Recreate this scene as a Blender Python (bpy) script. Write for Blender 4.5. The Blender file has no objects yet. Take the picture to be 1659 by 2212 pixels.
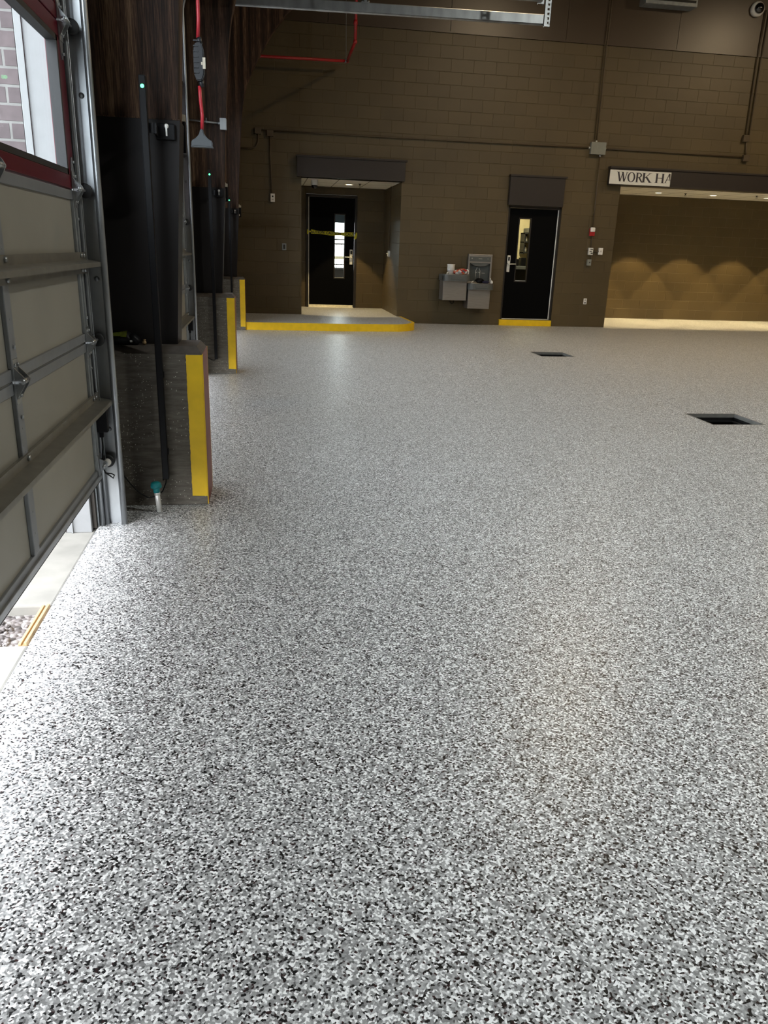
import bpy, bmesh, math, random
from mathutils import Vector, Matrix
random.seed(7)
C = bpy.context.scene.collection
PI = math.pi
# ------------------------------------------------------------------ camera
EYE = Vector((0, 0, 1.4)); FPX = 1661.0
_p, _r, _y = -0.32813752, -0.03549806, -0.15817134
_M = (Matrix.Rotation(_y, 3, 'Z') @ Matrix.Rotation(_p, 3, 'X') @ Matrix.Rotation(_r, 3, 'Y'))
cam_d = bpy.data.cameras.new('camera'); cam = bpy.data.objects.new('camera', cam_d); C.objects.link(cam)
cam_d.sensor_fit = 'VERTICAL'; cam_d.sensor_height = 24.0; cam_d.lens = FPX * 24.0 / 2212.0
cam_d.clip_start = 0.05; cam_d.clip_end = 300
r_, f_, u_ = _M.col[0], _M.col[1], _M.col[2]
cam.matrix_world = Matrix(((r_[0], u_[0], -f_[0], EYE[0]), (r_[1], u_[1], -f_[1], EYE[1]), (r_[2], u_[2], -f_[2], EYE[2]), (0, 0, 0, 1)))
bpy.context.scene.camera = cam

def at(px, py, axis, val):
    """world point where the sight line of an image point meets a plane of the room"""
    d = _M @ Vector((px - 829.5, FPX, -(py - 1106.0)))
    i = 'XYZ'.index(axis); t = (val - EYE[i]) / d[i]
    return EYE + d * t

# ------------------------------------------------------------------ materials
def srgb(r, g, b):
    f = lambda c: (c / 255 / 12.92) if c / 255 <= 0.04045 else ((c / 255 + 0.055) / 1.055) ** 2.4
    return (f(r), f(g), f(b), 1)

def newmat(name):
    m = bpy.data.materials.new(name); m.use_nodes = True
    nt = m.node_tree; b = nt.nodes['Principled BSDF']
    return m, nt, b

def node(nt, kind, **k):
    n = nt.nodes.new(kind)
    for a, v in k.items():
        if a.startswith('i_'): n.inputs[a[2:].replace('_', ' ')].default_value = v
        else: setattr(n, a, v)
    return n

def coords(nt, scale=(1, 1, 1), loc=(0, 0, 0)):
    tc = nt.nodes.new('ShaderNodeTexCoord'); mp = nt.nodes.new('ShaderNodeMapping')
    nt.links.new(tc.outputs['Object'], mp.inputs['Vector'])
    mp.inputs['Scale'].default_value = scale; mp.inputs['Location'].default_value = loc
    return mp.outputs['Vector']

def ramp(nt, stops, fac, interp='LINEAR'):
    r = nt.nodes.new('ShaderNodeValToRGB'); r.color_ramp.interpolation = interp
    e = r.color_ramp.elements
    while len(e) > 1: e.remove(e[-1])
    e[0].position = stops[0][0]; e[0].color = stops[0][1]
    for p, c in stops[1:]:
        x = e.new(p); x.color = c
    nt.links.new(fac, r.inputs['Fac']); return r.outputs['Color']

def bump(nt, b, h, strength=0.3, dist=0.002):
    n = nt.nodes.new('ShaderNodeBump'); n.inputs['Strength'].default_value = strength; n.inputs['Distance'].default_value = dist
    nt.links.new(h, n.inputs['Height']); nt.links.new(n.outputs['Normal'], b.inputs['Normal']); return n

def M(name, col, rough=0.5, metal=0.0, coat=0.0, var=0.12, vscale=20.0, bmp=0.0, stretch=(1, 1, 1), spec=0.5):
    m, nt, b = newmat(name)
    b.inputs['Roughness'].default_value = rough; b.inputs['Metallic'].default_value = metal
    b.inputs['Coat Weight'].default_value = coat; b.inputs['Specular IOR Level'].default_value = spec
    v = coords(nt, stretch)
    n = node(nt, 'ShaderNodeTexNoise', i_Scale=vscale, i_Detail=4.0)
    nt.links.new(v, n.inputs['Vector'])
    c = Vector(col[:3]); lo = (*(c * (1 - var)), 1); hi = (*[min(1, x) for x in c * (1 + var)], 1)
    nt.links.new(ramp(nt, [(0.3, lo), (0.7, hi)], n.outputs['Fac']), b.inputs['Base Color'])
    if bmp: bump(nt, b, n.outputs['Fac'], bmp, 0.003)
    return m

def flake_mat():
    m, nt, b = newmat('flake_epoxy')
    v = coords(nt)
    nz = node(nt, 'ShaderNodeTexNoise', i_Scale=120.0, i_Detail=2.0); nt.links.new(v, nz.inputs['Vector'])
    add = node(nt, 'ShaderNodeVectorMath', operation='MULTIPLY_ADD'); nt.links.new(nz.outputs['Color'], add.inputs[0])
    add.inputs[1].default_value = (0.006, 0.006, 0.0); nt.links.new(v, add.inputs[2])
    vo = node(nt, 'ShaderNodeTexVoronoi', voronoi_dimensions='2D', feature='F1', i_Scale=205.0); nt.links.new(add.outputs[0], vo.inputs['Vector'])
    sp = nt.nodes.new('ShaderNodeSeparateColor'); nt.links.new(vo.outputs['Color'], sp.inputs['Color'])
    # broad patches where light or dark flakes gather
    nb = node(nt, 'ShaderNodeTexNoise', i_Scale=38.0, i_Detail=3.0); nt.links.new(v, nb.inputs['Vector'])
    ma = node(nt, 'ShaderNodeMath', operation='MULTIPLY_ADD'); nt.links.new(nb.outputs['Fac'], ma.inputs[0]); ma.inputs[1].default_value = 0.3; ma.inputs[2].default_value = -0.15
    ad = node(nt, 'ShaderNodeMath', operation='ADD', use_clamp=True); nt.links.new(sp.outputs[0], ad.inputs[0]); nt.links.new(ma.outputs[0], ad.inputs[1])
    g = lambda x: (x, x * 1.01, x * 1.01, 1)
    col = ramp(nt, [(0.0, g(0.005)), (0.140, (0.030, 0.010, 0.010, 1)), (0.162, g(0.12)), (0.22, g(0.25)), (0.38, g(0.34)), (0.54, g(0.45)), (0.70, g(0.64)), (0.80, g(0.95))], ad.outputs[0], 'CONSTANT')
    nt.links.new(col, b.inputs['Base Color'])
    b.inputs['Roughness'].default_value = 0.42; b.inputs['Coat Weight'].default_value = 0.42; b.inputs['Coat Roughness'].default_value = 0.34; b.inputs['Specular IOR Level'].default_value = 0.2
    nf = node(nt, 'ShaderNodeTexNoise', i_Scale=60.0, i_Detail=3.0); nt.links.new(v, nf.inputs['Vector'])
    mx = node(nt, 'ShaderNodeMath', operation='MULTIPLY_ADD'); nt.links.new(sp.outputs[1], mx.inputs[0]); mx.inputs[1].default_value = 0.35; nt.links.new(nf.outputs['Fac'], mx.inputs[2])
    bump(nt, b, mx.outputs[0], 0.35, 0.0012)
    return m

def cmu_mat(name, axis, col, rough=0.45):
    m, nt, b = newmat(name)
    tc = nt.nodes.new('ShaderNodeTexCoord'); s = nt.nodes.new('ShaderNodeSeparateXYZ'); cmb = nt.nodes.new('ShaderNodeCombineXYZ')
    nt.links.new(tc.outputs['Object'], s.inputs[0])
    a1 = node(nt, 'ShaderNodeMath', operation='SUBTRACT'); nt.links.new(s.outputs[axis], a1.inputs[0]); a1.inputs[1].default_value = 0.032 if axis == 'X' else 0.12
    a2 = node(nt, 'ShaderNodeMath', operation='SUBTRACT'); nt.links.new(s.outputs['Z'], a2.inputs[0]); a2.inputs[1].default_value = 0.0185
    nt.links.new(a1.outputs[0], cmb.inputs[0]); nt.links.new(a2.outputs[0], cmb.inputs[1])
    br = nt.nodes.new('ShaderNodeTexBrick'); nt.links.new(cmb.outputs[0], br.inputs['Vector'])
    for k, v in (('Scale', 1.0), ('Mortar Size', 0.006), ('Mortar Smooth', 0.6), ('Brick Width', 0.434), ('Row Height', 0.2175)): br.inputs[k].default_value = v
    c = Vector(col[:3])
    br.inputs['Color1'].default_value = (*(c * 0.93), 1); br.inputs['Color2'].default_value = (*(c * 1.07), 1); br.inputs['Mortar'].default_value = (*(c * 1.15), 1)
    n = node(nt, 'ShaderNodeTexNoise', i_Scale=0.9, i_Detail=5.0); nt.links.new(tc.outputs['Object'], n.inputs['Vector'])
    mixc = node(nt, 'ShaderNodeMix', data_type='RGBA', blend_type='MULTIPLY'); mixc.inputs[0].default_value = 1.0
    nt.links.new(br.outputs['Color'], mixc.inputs[6]); nt.links.new(ramp(nt, [(0.3, (0.86, 0.86, 0.86, 1)), (0.7, (1.1, 1.1, 1.1, 1))], n.outputs['Fac']), mixc.inputs[7])
    nt.links.new(mixc.outputs[2], b.inputs['Base Color'])
    b.inputs['Roughness'].default_value = rough
    n2 = node(nt, 'ShaderNodeTexNoise', i_Scale=90.0, i_Detail=4.0); nt.links.new(tc.outputs['Object'], n2.inputs['Vector'])
    # joints fill unevenly with paint
    n3 = node(nt, 'ShaderNodeTexNoise', i_Scale=1.7, i_Detail=3.0); nt.links.new(tc.outputs['Object'], n3.inputs['Vector'])
    mr = node(nt, 'ShaderNodeMapRange'); nt.links.new(n3.outputs['Fac'], mr.inputs[0]); mr.inputs[1].default_value = 0.35; mr.inputs[2].default_value = 0.65; mr.inputs[3].default_value = -0.3; mr.inputs[4].default_value = -1.3
    h0 = node(nt, 'ShaderNodeMath', operation='MULTIPLY'); nt.links.new(br.outputs['Fac'], h0.inputs[0]); nt.links.new(mr.outputs[0], h0.inputs[1])
    h = node(nt, 'ShaderNodeMath', operation='MULTIPLY_ADD'); nt.links.new(n2.outputs['Fac'], h.inputs[0]); h.inputs[1].default_value = 0.15; nt.links.new(h0.outputs[0], h.inputs[2])
    bump(nt, b, h.outputs[0], 0.9, 0.009)
    return m

def brick_mat():
    m, nt, b = newmat('exterior_brick')
    tc = nt.nodes.new('ShaderNodeTexCoord'); s = nt.nodes.new('ShaderNodeSeparateXYZ'); cmb = nt.nodes.new('ShaderNodeCombineXYZ')
    nt.links.new(tc.outputs['Object'], s.inputs[0])
    sm = node(nt, 'ShaderNodeMath', operation='ADD'); nt.links.new(s.outputs['X'], sm.inputs[0]); nt.links.new(s.outputs['Y'], sm.inputs[1])
    nt.links.new(sm.outputs[0], cmb.inputs[0]); nt.links.new(s.outputs['Z'], cmb.inputs[1])
    br = nt.nodes.new('ShaderNodeTexBrick'); nt.links.new(cmb.outputs[0], br.inputs['Vector'])
    for k, v in (('Scale', 1.0), ('Mortar Size', 0.006), ('Mortar Smooth', 0.3), ('Brick Width', 0.21), ('Row Height', 0.0695)): br.inputs[k].default_value = v
    br.inputs['Color1'].default_value = (0.092, 0.073, 0.076, 1); br.inputs['Color2'].default_value = (0.12, 0.094, 0.096, 1); br.inputs['Mortar'].default_value = (0.185, 0.178, 0.17, 1)
    n = node(nt, 'ShaderNodeTexNoise', i_Scale=14.0, i_Detail=6.0); nt.links.new(tc.outputs['Object'], n.inputs['Vector'])
    mixc = node(nt, 'ShaderNodeMix', data_type='RGBA', blend_type='MULTIPLY'); mixc.inputs[0].default_value = 1.0
    nt.links.new(br.outputs['Color'], mixc.inputs[6]); nt.links.new(ramp(nt, [(0.3, (0.8, 0.8, 0.8, 1)), (0.7, (1.15, 1.15, 1.15, 1))], n.outputs['Fac']), mixc.inputs[7])
    nt.links.new(mixc.outputs[2], b.inputs['Base Color']); b.inputs['Roughness'].default_value = 0.9
    inv = node(nt, 'ShaderNodeMath', operation='SUBTRACT'); inv.inputs[0].default_value = 1.0; nt.links.new(br.outputs['Fac'], inv.inputs[1])
    bump(nt, b, inv.outputs[0], 0.6, 0.006)
    return m

def wood_mat():
    m, nt, b = newmat('dark_glulam')
    v = coords(nt, (1, 1, 0.035))
    n1 = node(nt, 'ShaderNodeTexNoise', i_Scale=170.0, i_Detail=6.0, i_Roughness=0.7); nt.links.new(v, n1.inputs['Vector'])
    v2 = coords(nt, (1, 1, 0.02))
    n2 = node(nt, 'ShaderNodeTexNoise', i_Scale=14.0, i_Detail=3.0); nt.links.new(v2, n2.inputs['Vector'])
    s = node(nt, 'ShaderNodeMath', operation='MULTIPLY_ADD'); nt.links.new(n2.outputs['Fac'], s.inputs[0]); s.inputs[1].default_value = 0.75
    s2 = node(nt, 'ShaderNodeMath', operation='MULTIPLY'); nt.links.new(n1.outputs['Fac'], s2.inputs[0]); s2.inputs[1].default_value = 0.75
    nt.links.new(s2.outputs[0], s.inputs[2])
    col = ramp(nt, [(0.57, (0.005, 0.0028, 0.002, 1)), (0.71, (0.024, 0.012, 0.0075, 1)), (0.83, (0.075, 0.040, 0.023, 1)), (0.96, (0.21, 0.13, 0.075, 1))], s.outputs[0])
    nt.links.new(col, b.inputs['Base Color']); b.inputs['Roughness'].default_value = 0.65; b.inputs['Specular IOR Level'].default_value = 0.2
    bump(nt, b, n1.outputs['Fac'], 0.5, 0.004)
    return m

def pier_mat():
    m, nt, b = newmat('board_formed_concrete')
    v = coords(nt, (1, 1, 6))
    n1 = node(nt, 'ShaderNodeTexNoise', i_Scale=7.0, i_Detail=8.0, i_Roughness=0.7); nt.links.new(v, n1.inputs['Vector'])
    base = ramp(nt, [(0.3, (0.062, 0.053, 0.042, 1)), (0.5, (0.115, 0.100, 0.080, 1)), (0.72, (0.18, 0.16, 0.13, 1))], n1.outputs['Fac'])
    vo = node(nt, 'ShaderNodeTexVoronoi', feature='F1', i_Scale=125.0); nt.links.new(coords(nt), vo.inputs['Vector'])
    # splatter of broadcast flakes stuck to the face, thick near the door side
    s = nt.nodes.new('ShaderNodeSeparateXYZ'); nt.links.new(coords(nt), s.inputs[0])
    gx = node(nt, 'ShaderNodeMapRange'); nt.links.new(s.outputs['X'], gx.inputs[0]); gx.inputs[1].default_value = 0.02; gx.inputs[2].default_value = 0.30; gx.inputs[3].default_value = 0.55; gx.inputs[4].default_value = 0.10
    sc = nt.nodes.new('ShaderNodeSeparateColor'); nt.links.new(vo.outputs['Color'], sc.inputs['Color'])
    lt = node(nt, 'ShaderNodeMath', operation='LESS_THAN'); nt.links.new(sc.outputs[0], lt.inputs[0]); nt.links.new(gx.outputs[0], lt.inputs[1])
    ds = node(nt, 'ShaderNodeMath', operation='LESS_THAN'); nt.links.new(vo.outputs['Distance'], ds.inputs[0]); ds.inputs[1].default_value = 0.27
    mu = node(nt, 'ShaderNodeMath', operation='MULTIPLY'); nt.links.new(lt.outputs[0], mu.inputs[0]); nt.links.new(ds.outputs[0], mu.inputs[1])
    n4 = node(nt, 'ShaderNodeTexNoise', i_Scale=6.0, i_Detail=2.0); nt.links.new(coords(nt), n4.inputs['Vector'])
    gt = node(nt, 'ShaderNodeMath', operation='GREATER_THAN'); nt.links.new(n4.outputs['Fac'], gt.inputs[0]); gt.inputs[1].default_value = 0.47
    mu2 = node(nt, 'ShaderNodeMath', operation='MULTIPLY'); nt.links.new(mu.outputs[0], mu2.inputs[0]); nt.links.new(gt.outputs[0], mu2.inputs[1])
    mx = node(nt, 'ShaderNodeMix', data_type='RGBA'); nt.links.new(mu2.outputs[0], mx.inputs[0]); nt.links.new(base, mx.inputs[6]); mx.inputs[7].default_value = (0.62, 0.58, 0.50, 1)
    nt.links.new(mx.outputs[2], b.inputs['Base Color']); b.inputs['Roughness'].default_value = 0.8
    bump(nt, b, n1.outputs['Fac'], 0.5, 0.006)
    return m

def gravel_mat():
    m, nt, b = newmat('gravel')
    vo = node(nt, 'ShaderNodeTexVoronoi', feature='F1', i_Scale=45.0); nt.links.new(coords(nt), vo.inputs['Vector'])
    sc = nt.nodes.new('ShaderNodeSeparateColor'); nt.links.new(vo.outputs['Color'], sc.inputs['Color'])
    nt.links.new(ramp(nt, [(0, (0.07, 0.06, 0.058, 1)), (0.5, (0.16, 0.14, 0.135, 1)), (1, (0.28, 0.26, 0.25, 1))], sc.outputs[0]), b.inputs['Base Color'])
    inv = node(nt, 'ShaderNodeMath', operation='SUBTRACT'); inv.inputs[0].default_value = 1.0; nt.links.new(vo.outputs['Distance'], inv.inputs[1])
    bump(nt, b, inv.outputs[0], 1.0, 0.02); b.inputs['Roughness'].default_value = 0.9
    return m

def glass_mat(name, tint=(0.92, 0.95, 0.96, 1), refl=0.08):
    m, nt, b = newmat(name); nt.nodes.remove(b)
    o = [n for n in nt.nodes if n.type == 'OUTPUT_MATERIAL'][0]
    t = nt.nodes.new('ShaderNodeBsdfTransparent'); t.inputs[0].default_value = tint
    g = nt.nodes.new('ShaderNodeBsdfGlossy'); g.inputs['Roughness'].default_value = 0.02
    mx = nt.nodes.new('ShaderNodeMixShader'); lw = nt.nodes.new('ShaderNodeLayerWeight')
    pw = node(nt, 'ShaderNodeMath', operation='POWER'); nt.links.new(lw.outputs['Facing'], pw.inputs[0]); pw.inputs[1].default_value = 6.0
    ma = node(nt, 'ShaderNodeMath', operation='MULTIPLY_ADD'); nt.links.new(pw.outputs[0], ma.inputs[0]); ma.inputs[1].default_value = 0.12; ma.inputs[2].default_value = 0.02
    nt.links.new(ma.outputs[0], mx.inputs[0]); nt.links.new(t.outputs[0], mx.inputs[1]); nt.links.new(g.outputs[0], mx.inputs[2]); nt.links.new(mx.outputs[0], o.inputs[0])
    return m

def emit_mat(name, col, strength):
    m, nt, b = newmat(name)
    b.inputs['Base Color'].default_value = col; b.inputs['Emission Color'].default_value = col; b.inputs['Emission Strength'].default_value = strength
    return m

def tile_mat():
    m, nt, b = newmat('ceiling_tile')
    tc = nt.nodes.new('ShaderNodeTexCoord'); br = nt.nodes.new('ShaderNodeTexBrick'); nt.links.new(tc.outputs['Object'], br.inputs['Vector'])
    br.offset = 0.0
    for k, v in (('Scale', 1.0), ('Mortar Size', 0.012), ('Mortar Smooth', 0.1), ('Brick Width', 0.61), ('Row Height', 0.61)): br.inputs[k].default_value = v
    br.inputs['Color1'].default_value = (0.84, 0.82, 0.76, 1); br.inputs['Color2'].default_value = (0.81, 0.79, 0.73, 1); br.inputs['Mortar'].default_value = (0.30, 0.28, 0.25, 1)
    nt.links.new(br.outputs['Color'], b.inputs['Base Color']); b.inputs['Roughness'].default_value = 0.9
    return m

WALLC = (0.080, 0.056, 0.023)
m_floor = flake_mat()
m_cmu = cmu_mat('painted_block_x', 'X', WALLC); m_cmuy = cmu_mat('painted_block_y', 'Y', WALLC)
m_panel = M('brown_panel', (0.058, 0.038, 0.022), 0.36, coat=0.0, var=0.06, vscale=1.5)
m_brown = M('brown_enamel', (0.020, 0.0135, 0.0105), 0.5, var=0.05)
m_conduit = M('painted_conduit', (0.070, 0.048, 0.025), 0.45, var=0.05)
m_wood = wood_mat()
m_clad = M('black_cladding', (0.0155, 0.0135, 0.013), 0.5, var=0.06, vscale=3, spec=0.15)
m_pier = pier_mat()
m_cap = M('dark_concrete_cap', (0.070, 0.058, 0.048), 0.75, var=0.2, vscale=30, bmp=0.3)
m_yel = M('yellow_safety_paint', (0.78, 0.50, 0.005), 0.5, var=0.07, vscale=12, bmp=0.15)
m_redbr = M('brick_red_paint', (0.17, 0.045, 0.035), 0.5, var=0.15, vscale=10)
m_galv = M('galvanized_steel', (0.36, 0.375, 0.385), 0.38, metal=0.85, var=0.2, vscale=9, stretch=(1, 1, 0.4))
m_galvd = M('galvanized_dull', (0.30, 0.32, 0.33), 0.5, metal=0.6, var=0.15, vscale=14)
m_strut = M('strut_steel', (0.23, 0.222, 0.195), 0.42, metal=0.6, var=0.12, vscale=14)
m_rail = M('grey_door_rail', (0.21, 0.22, 0.23), 0.45, metal=0.3, var=0.05)
m_skin = M('door_skin_beige', (0.255, 0.243, 0.205), 0.5, var=0.05, vscale=3)
m_maroon = M('maroon_paint', (0.085, 0.003, 0.010), 0.4, var=0.05, spec=0.3)
m_gasket = M('black_rubber', (0.008, 0.008, 0.009), 0.6)
m_black = M('black_plastic', (0.0035, 0.0035, 0.0045), 0.5, var=0.05, spec=0.2)
m_blackdoor = M('black_door_paint', (0.0012, 0.0012, 0.0015), 0.5, var=0.05, spec=0.08)
m_frame = M('door_frame_dark', (0.016, 0.012, 0.009), 0.4, var=0.05)
m_alu = M('brushed_aluminium', (0.80, 0.79, 0.74), 0.4, metal=0.45, var=0.08)
m_hinge = M('pale_hinge_metal', (0.80, 0.78, 0.72), 0.5, metal=0.1, var=0.05)
m_steel = M('stainless_steel', (0.33, 0.30, 0.27), 0.36, metal=0.75, var=0.08, vscale=60, stretch=(0.1, 1, 1))
m_fgrey = M('fountain_grey', (0.105, 0.11, 0.105), 0.35, metal=0.2, var=0.05)
m_fdark = M('fountain_recess', (0.07, 0.08, 0.08), 0.35, metal=0.2, var=0.05)
m_white = M('white_plastic', (0.72, 0.70, 0.66), 0.45, var=0.03)
m_cream = M('cream_plastic', (0.55, 0.50, 0.40), 0.5, var=0.05)
m_red = M('red_pipe_paint', (0.33, 0.010, 0.012), 0.4, var=0.06)
m_redcord = M('red_cord', (0.40, 0.018, 0.03), 0.45, var=0.05)
m_greyrub = M('grey_rubber', (0.055, 0.062, 0.068), 0.5, var=0.08)
m_boxgrey = M('grey_box_enamel', (0.20, 0.205, 0.18), 0.45, var=0.05)
m_teal = M('teal_tape', (0.0, 0.16, 0.17), 0.6, var=0.15)
m_hivis = M('hi_vis_fabric', (0.17, 0.20, 0.01), 0.7, var=0.3, vscale=60)
m_tape = M('caution_tape', (0.62, 0.58, 0.01), 0.4, var=0.05)
m_ink = M('black_ink', (0.01, 0.01, 0.012), 0.6)
m_inkg = M('grey_ink', (0.42, 0.40, 0.36), 0.6)
m_sheet = M('sign_sheet', (0.66, 0.66, 0.62), 0.6, var=0.02)
m_tile = tile_mat()
m_conc = M('apron_concrete', (0.215, 0.208, 0.188), 0.85, var=0.12, vscale=8, bmp=0.2)
m_gravel = gravel_mat()
m_strip = M('pine_strip', (0.42, 0.29, 0.15), 0.7, var=0.15, vscale=10, stretch=(1, 0.1, 1))
m_post = M('white_metal_post', (0.205, 0.208, 0.21), 0.5, var=0.04)
m_brick = brick_mat()
m_glass = glass_mat('clear_glass'); m_glass2 = glass_mat('vision_glass', (0.80, 0.84, 0.82, 1))
m_led = emit_mat('green_led', (0.05, 1.0, 0.25, 1), 9.0)
m_lens = emit_mat('downlight_lens', (1.0, 0.84, 0.55, 1), 7.0)
m_lamp = emit_mat('highbay_lens', (1.0, 0.9, 0.75, 1), 4.0)
m_roof = M('dark_roof_deck', (0.02, 0.013, 0.009), 0.7, var=0.2, vscale=5, stretch=(1, 0.1, 1))
m_cream_wall = M('cream_room_wall', (0.62, 0.52, 0.30), 0.8, var=0.03)
m_drain = M('dark_drain_steel', (0.012, 0.012, 0.012), 0.4, metal=0.4, var=0.2)
m_water = M('drain_rim', (0.30, 0.29, 0.27), 0.4, metal=0.5)

# ------------------------------------------------------------------ mesh tools
class MB:
    def __init__(s): s.bm = bmesh.new()
    def box(s, a, b, bev=0.0):
        x0, y0, z0 = [min(p, q) for p, q in zip(a, b)]; x1, y1, z1 = [max(p, q) for p, q in zip(a, b)]
        v = [s.bm.verts.new(p) for p in ((x0, y0, z0), (x1, y0, z0), (x1, y1, z0), (x0, y1, z0), (x0, y0, z1), (x1, y0, z1), (x1, y1, z1), (x0, y1, z1))]
        fs = [s.bm.faces.new([v[i] for i in q]) for q in ((3, 2, 1, 0), (4, 5, 6, 7), (0, 1, 5, 4), (1, 2, 6, 5), (2, 3, 7, 6), (3, 0, 4, 7))]
        if bev:
            es = list({e for f in fs for e in f.edges})
            bmesh.ops.bevel(s.bm, geom=es, offset=bev, segments=2, profile=0.5, affect='EDGES', clamp_overlap=True)
        return s
    def prism(s, pts, axis, a, b):
        """polygon pts (2D) extruded along axis from a to b"""
        def mk(p, t):
            return {'X': (t, p[0], p[1]), 'Y': (p[0], t, p[1]), 'Z': (p[0], p[1], t)}[axis]
        A = [s.bm.verts.new(mk(p, a)) for p in pts]; B = [s.bm.verts.new(mk(p, b)) for p in pts]
        f = [s.bm.faces.new(A), s.bm.faces.new(list(reversed(B)))]
        n = len(pts)
        for i in range(n): f.append(s.bm.faces.new((A[i], B[i], B[(i + 1) % n], A[(i + 1) % n])))
        bmesh.ops.recalc_face_normals(s.bm, faces=f)
        return s
    def tube(s, path, r, n=10, caps=True):
        path = [Vector(p) for p in path]; rings = []
        up = None
        for i, p in enumerate(path):
            t = (path[min(i + 1, len(path) - 1)] - path[max(i - 1, 0)]).normalized()
            if up is None:
                up = Vector((0, 0, 1)) if abs(t.z) < 0.9 else Vector((1, 0, 0))
            x = t.cross(up).normalized(); y = x.cross(t).normalized(); up = y
            rr = r[i] if isinstance(r, (list, tuple)) else r
            rings.append([s.bm.verts.new(p + (x * math.cos(2 * PI * k / n) + y * math.sin(2 * PI * k / n)) * rr) for k in range(n)])
        f = []
        for A, B in zip(rings, rings[1:]):
            for k in range(n): f.append(s.bm.faces.new((A[k], A[(k + 1) % n], B[(k + 1) % n], B[k])))
        if caps: f.append(s.bm.faces.new(rings[0])); f.append(s.bm.faces.new(rings[-1]))
        for q in f: q.smooth = True
        bmesh.ops.recalc_face_normals(s.bm, faces=f)
        return s
    def cyl(s, a, b, r, n=20, r2=None):
        s.tube([a, b], [r, r if r2 is None else r2], n)
        return s
    def lathe(s, c, axis, prof, n=24):
        """prof: list of (t along axis, radius)"""
        ax = {'X': (Vector((1, 0, 0)), Vector((0, 1, 0)), Vector((0, 0, 1))), 'Y': (Vector((0, 1, 0)), Vector((1, 0, 0)), Vector((0, 0, 1))), 'Z': (Vector((0, 0, 1)), Vector((1, 0, 0)), Vector((0, 1, 0)))}[axis]
        c = Vector(c); rings = []
        for t, r in prof: rings.append([s.bm.verts.new(c + ax[0] * t + (ax[1] * math.cos(2 * PI * k / n) + ax[2] * math.sin(2 * PI * k / n)) * max(r, 1e-4)) for k in range(n)])
        f = []
        for A, B in zip(rings, rings[1:]):
            for k in range(n): f.append(s.bm.faces.new((A[k], A[(k + 1) % n], B[(k + 1) % n], B[k])))
        f.append(s.bm.faces.new(rings[0])); f.append(s.bm.faces.new(rings[-1]))
        for q in f: q.smooth = True
        bmesh.ops.recalc_face_normals(s.bm, faces=f)
        return s
    def sweep(s, path, prof, close=True):
        """path: (x, z) points in a vertical plane; prof: closed (n, y) polygon; n is offset to the right of travel"""
        rings = []
        for i, p in enumerate(path):
            a = Vector(path[max(i - 1, 0)]); b = Vector(path[min(i + 1, len(path) - 1)]); t = (b - a).normalized()
            nx, nz = t.y, -t.x
            rings.append([s.bm.verts.new((p[0] + nx * q[0], q[1], p[1] + nz * q[0])) for q in prof])
        f = []; n = len(prof)
        for A, B in zip(rings, rings[1:]):
            for k in range(n): f.append(s.bm.faces.new((A[k], A[(k + 1) % n], B[(k + 1) % n], B[k])))
        f.append(s.bm.faces.new(rings[0])); f.append(s.bm.faces.new(rings[-1]))
        bmesh.ops.recalc_face_normals(s.bm, faces=f)
        return s
    def blob(s, c, rx, ry, rz, sub=3, jit=0.25, seed=1, squash=None):
        r = random.Random(seed)
        g = bmesh.ops.create_icosphere(s.bm, subdivisions=sub, radius=1.0)
        ph = [(r.uniform(-4, 4), r.uniform(-4, 4), r.uniform(-4, 4), r.uniform(0, 6)) for _ in range(5)]
        for v in g['verts']:
            k = 1 + jit * sum(math.sin(a * v.co.x + b_ * v.co.y + c_ * v.co.z + d) for a, b_, c_, d in ph) / 5
            v.co = Vector(c) + Vector((v.co.x * rx, v.co.y * ry, v.co.z * rz)) * k
            if squash is not None and v.co.z < squash: v.co.z = squash
            for f in v.link_faces: f.smooth = True
        return s
    def build(s, name, mat, parent=None, world=True):
        me = bpy.data.meshes.new(name)
        off = Vector(parent_origin(parent)) if parent else Vector((0, 0, 0))
        if world and parent: 
            for v in s.bm.verts: v.co -= off
        s.bm.to_mesh(me); s.bm.free()
        me.materials.append(mat)
        o = bpy.data.objects.new(name, me); C.objects.link(o)
        if parent: o.parent = parent
        return o

def parent_origin(o):
    p = Vector(o.location)
    while o.parent: o = o.parent; p += Vector(o.location)
    return p

def own_origin(o, loc):
    """give a one-mesh thing its own origin at its base"""
    loc = Vector(loc)
    for v in o.data.vertices: v.co -= loc
    o.location = loc
    return o

def tag(o, label=None, cat=None, group=None, kind=None):
    if label: o['label'] = label
    if cat: o['category'] = cat
    if group: o['group'] = group
    if kind: o['kind'] = kind
    return o

def thing(name, loc, label, cat, group=None, kind=None):
    o = bpy.data.objects.new(name, None); C.objects.link(o); o.location = loc; o.empty_display_size = 0.1
    return tag(o, label, cat, group, kind)

def copy_tree(o, parent=None, dloc=(0, 0, 0)):
    c = o.copy(); C.objects.link(c)
    if parent: c.parent = parent
    else: c.location = Vector(o.location) + Vector(dloc)
    for ch in [x for x in bpy.data.objects if x.parent == o]: copy_tree(ch, c)
    return c

def struct(o, label=None, cat=None):
    o['kind'] = 'structure'
    if label: o['label'] = label; o['category'] = cat
    return o

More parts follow.
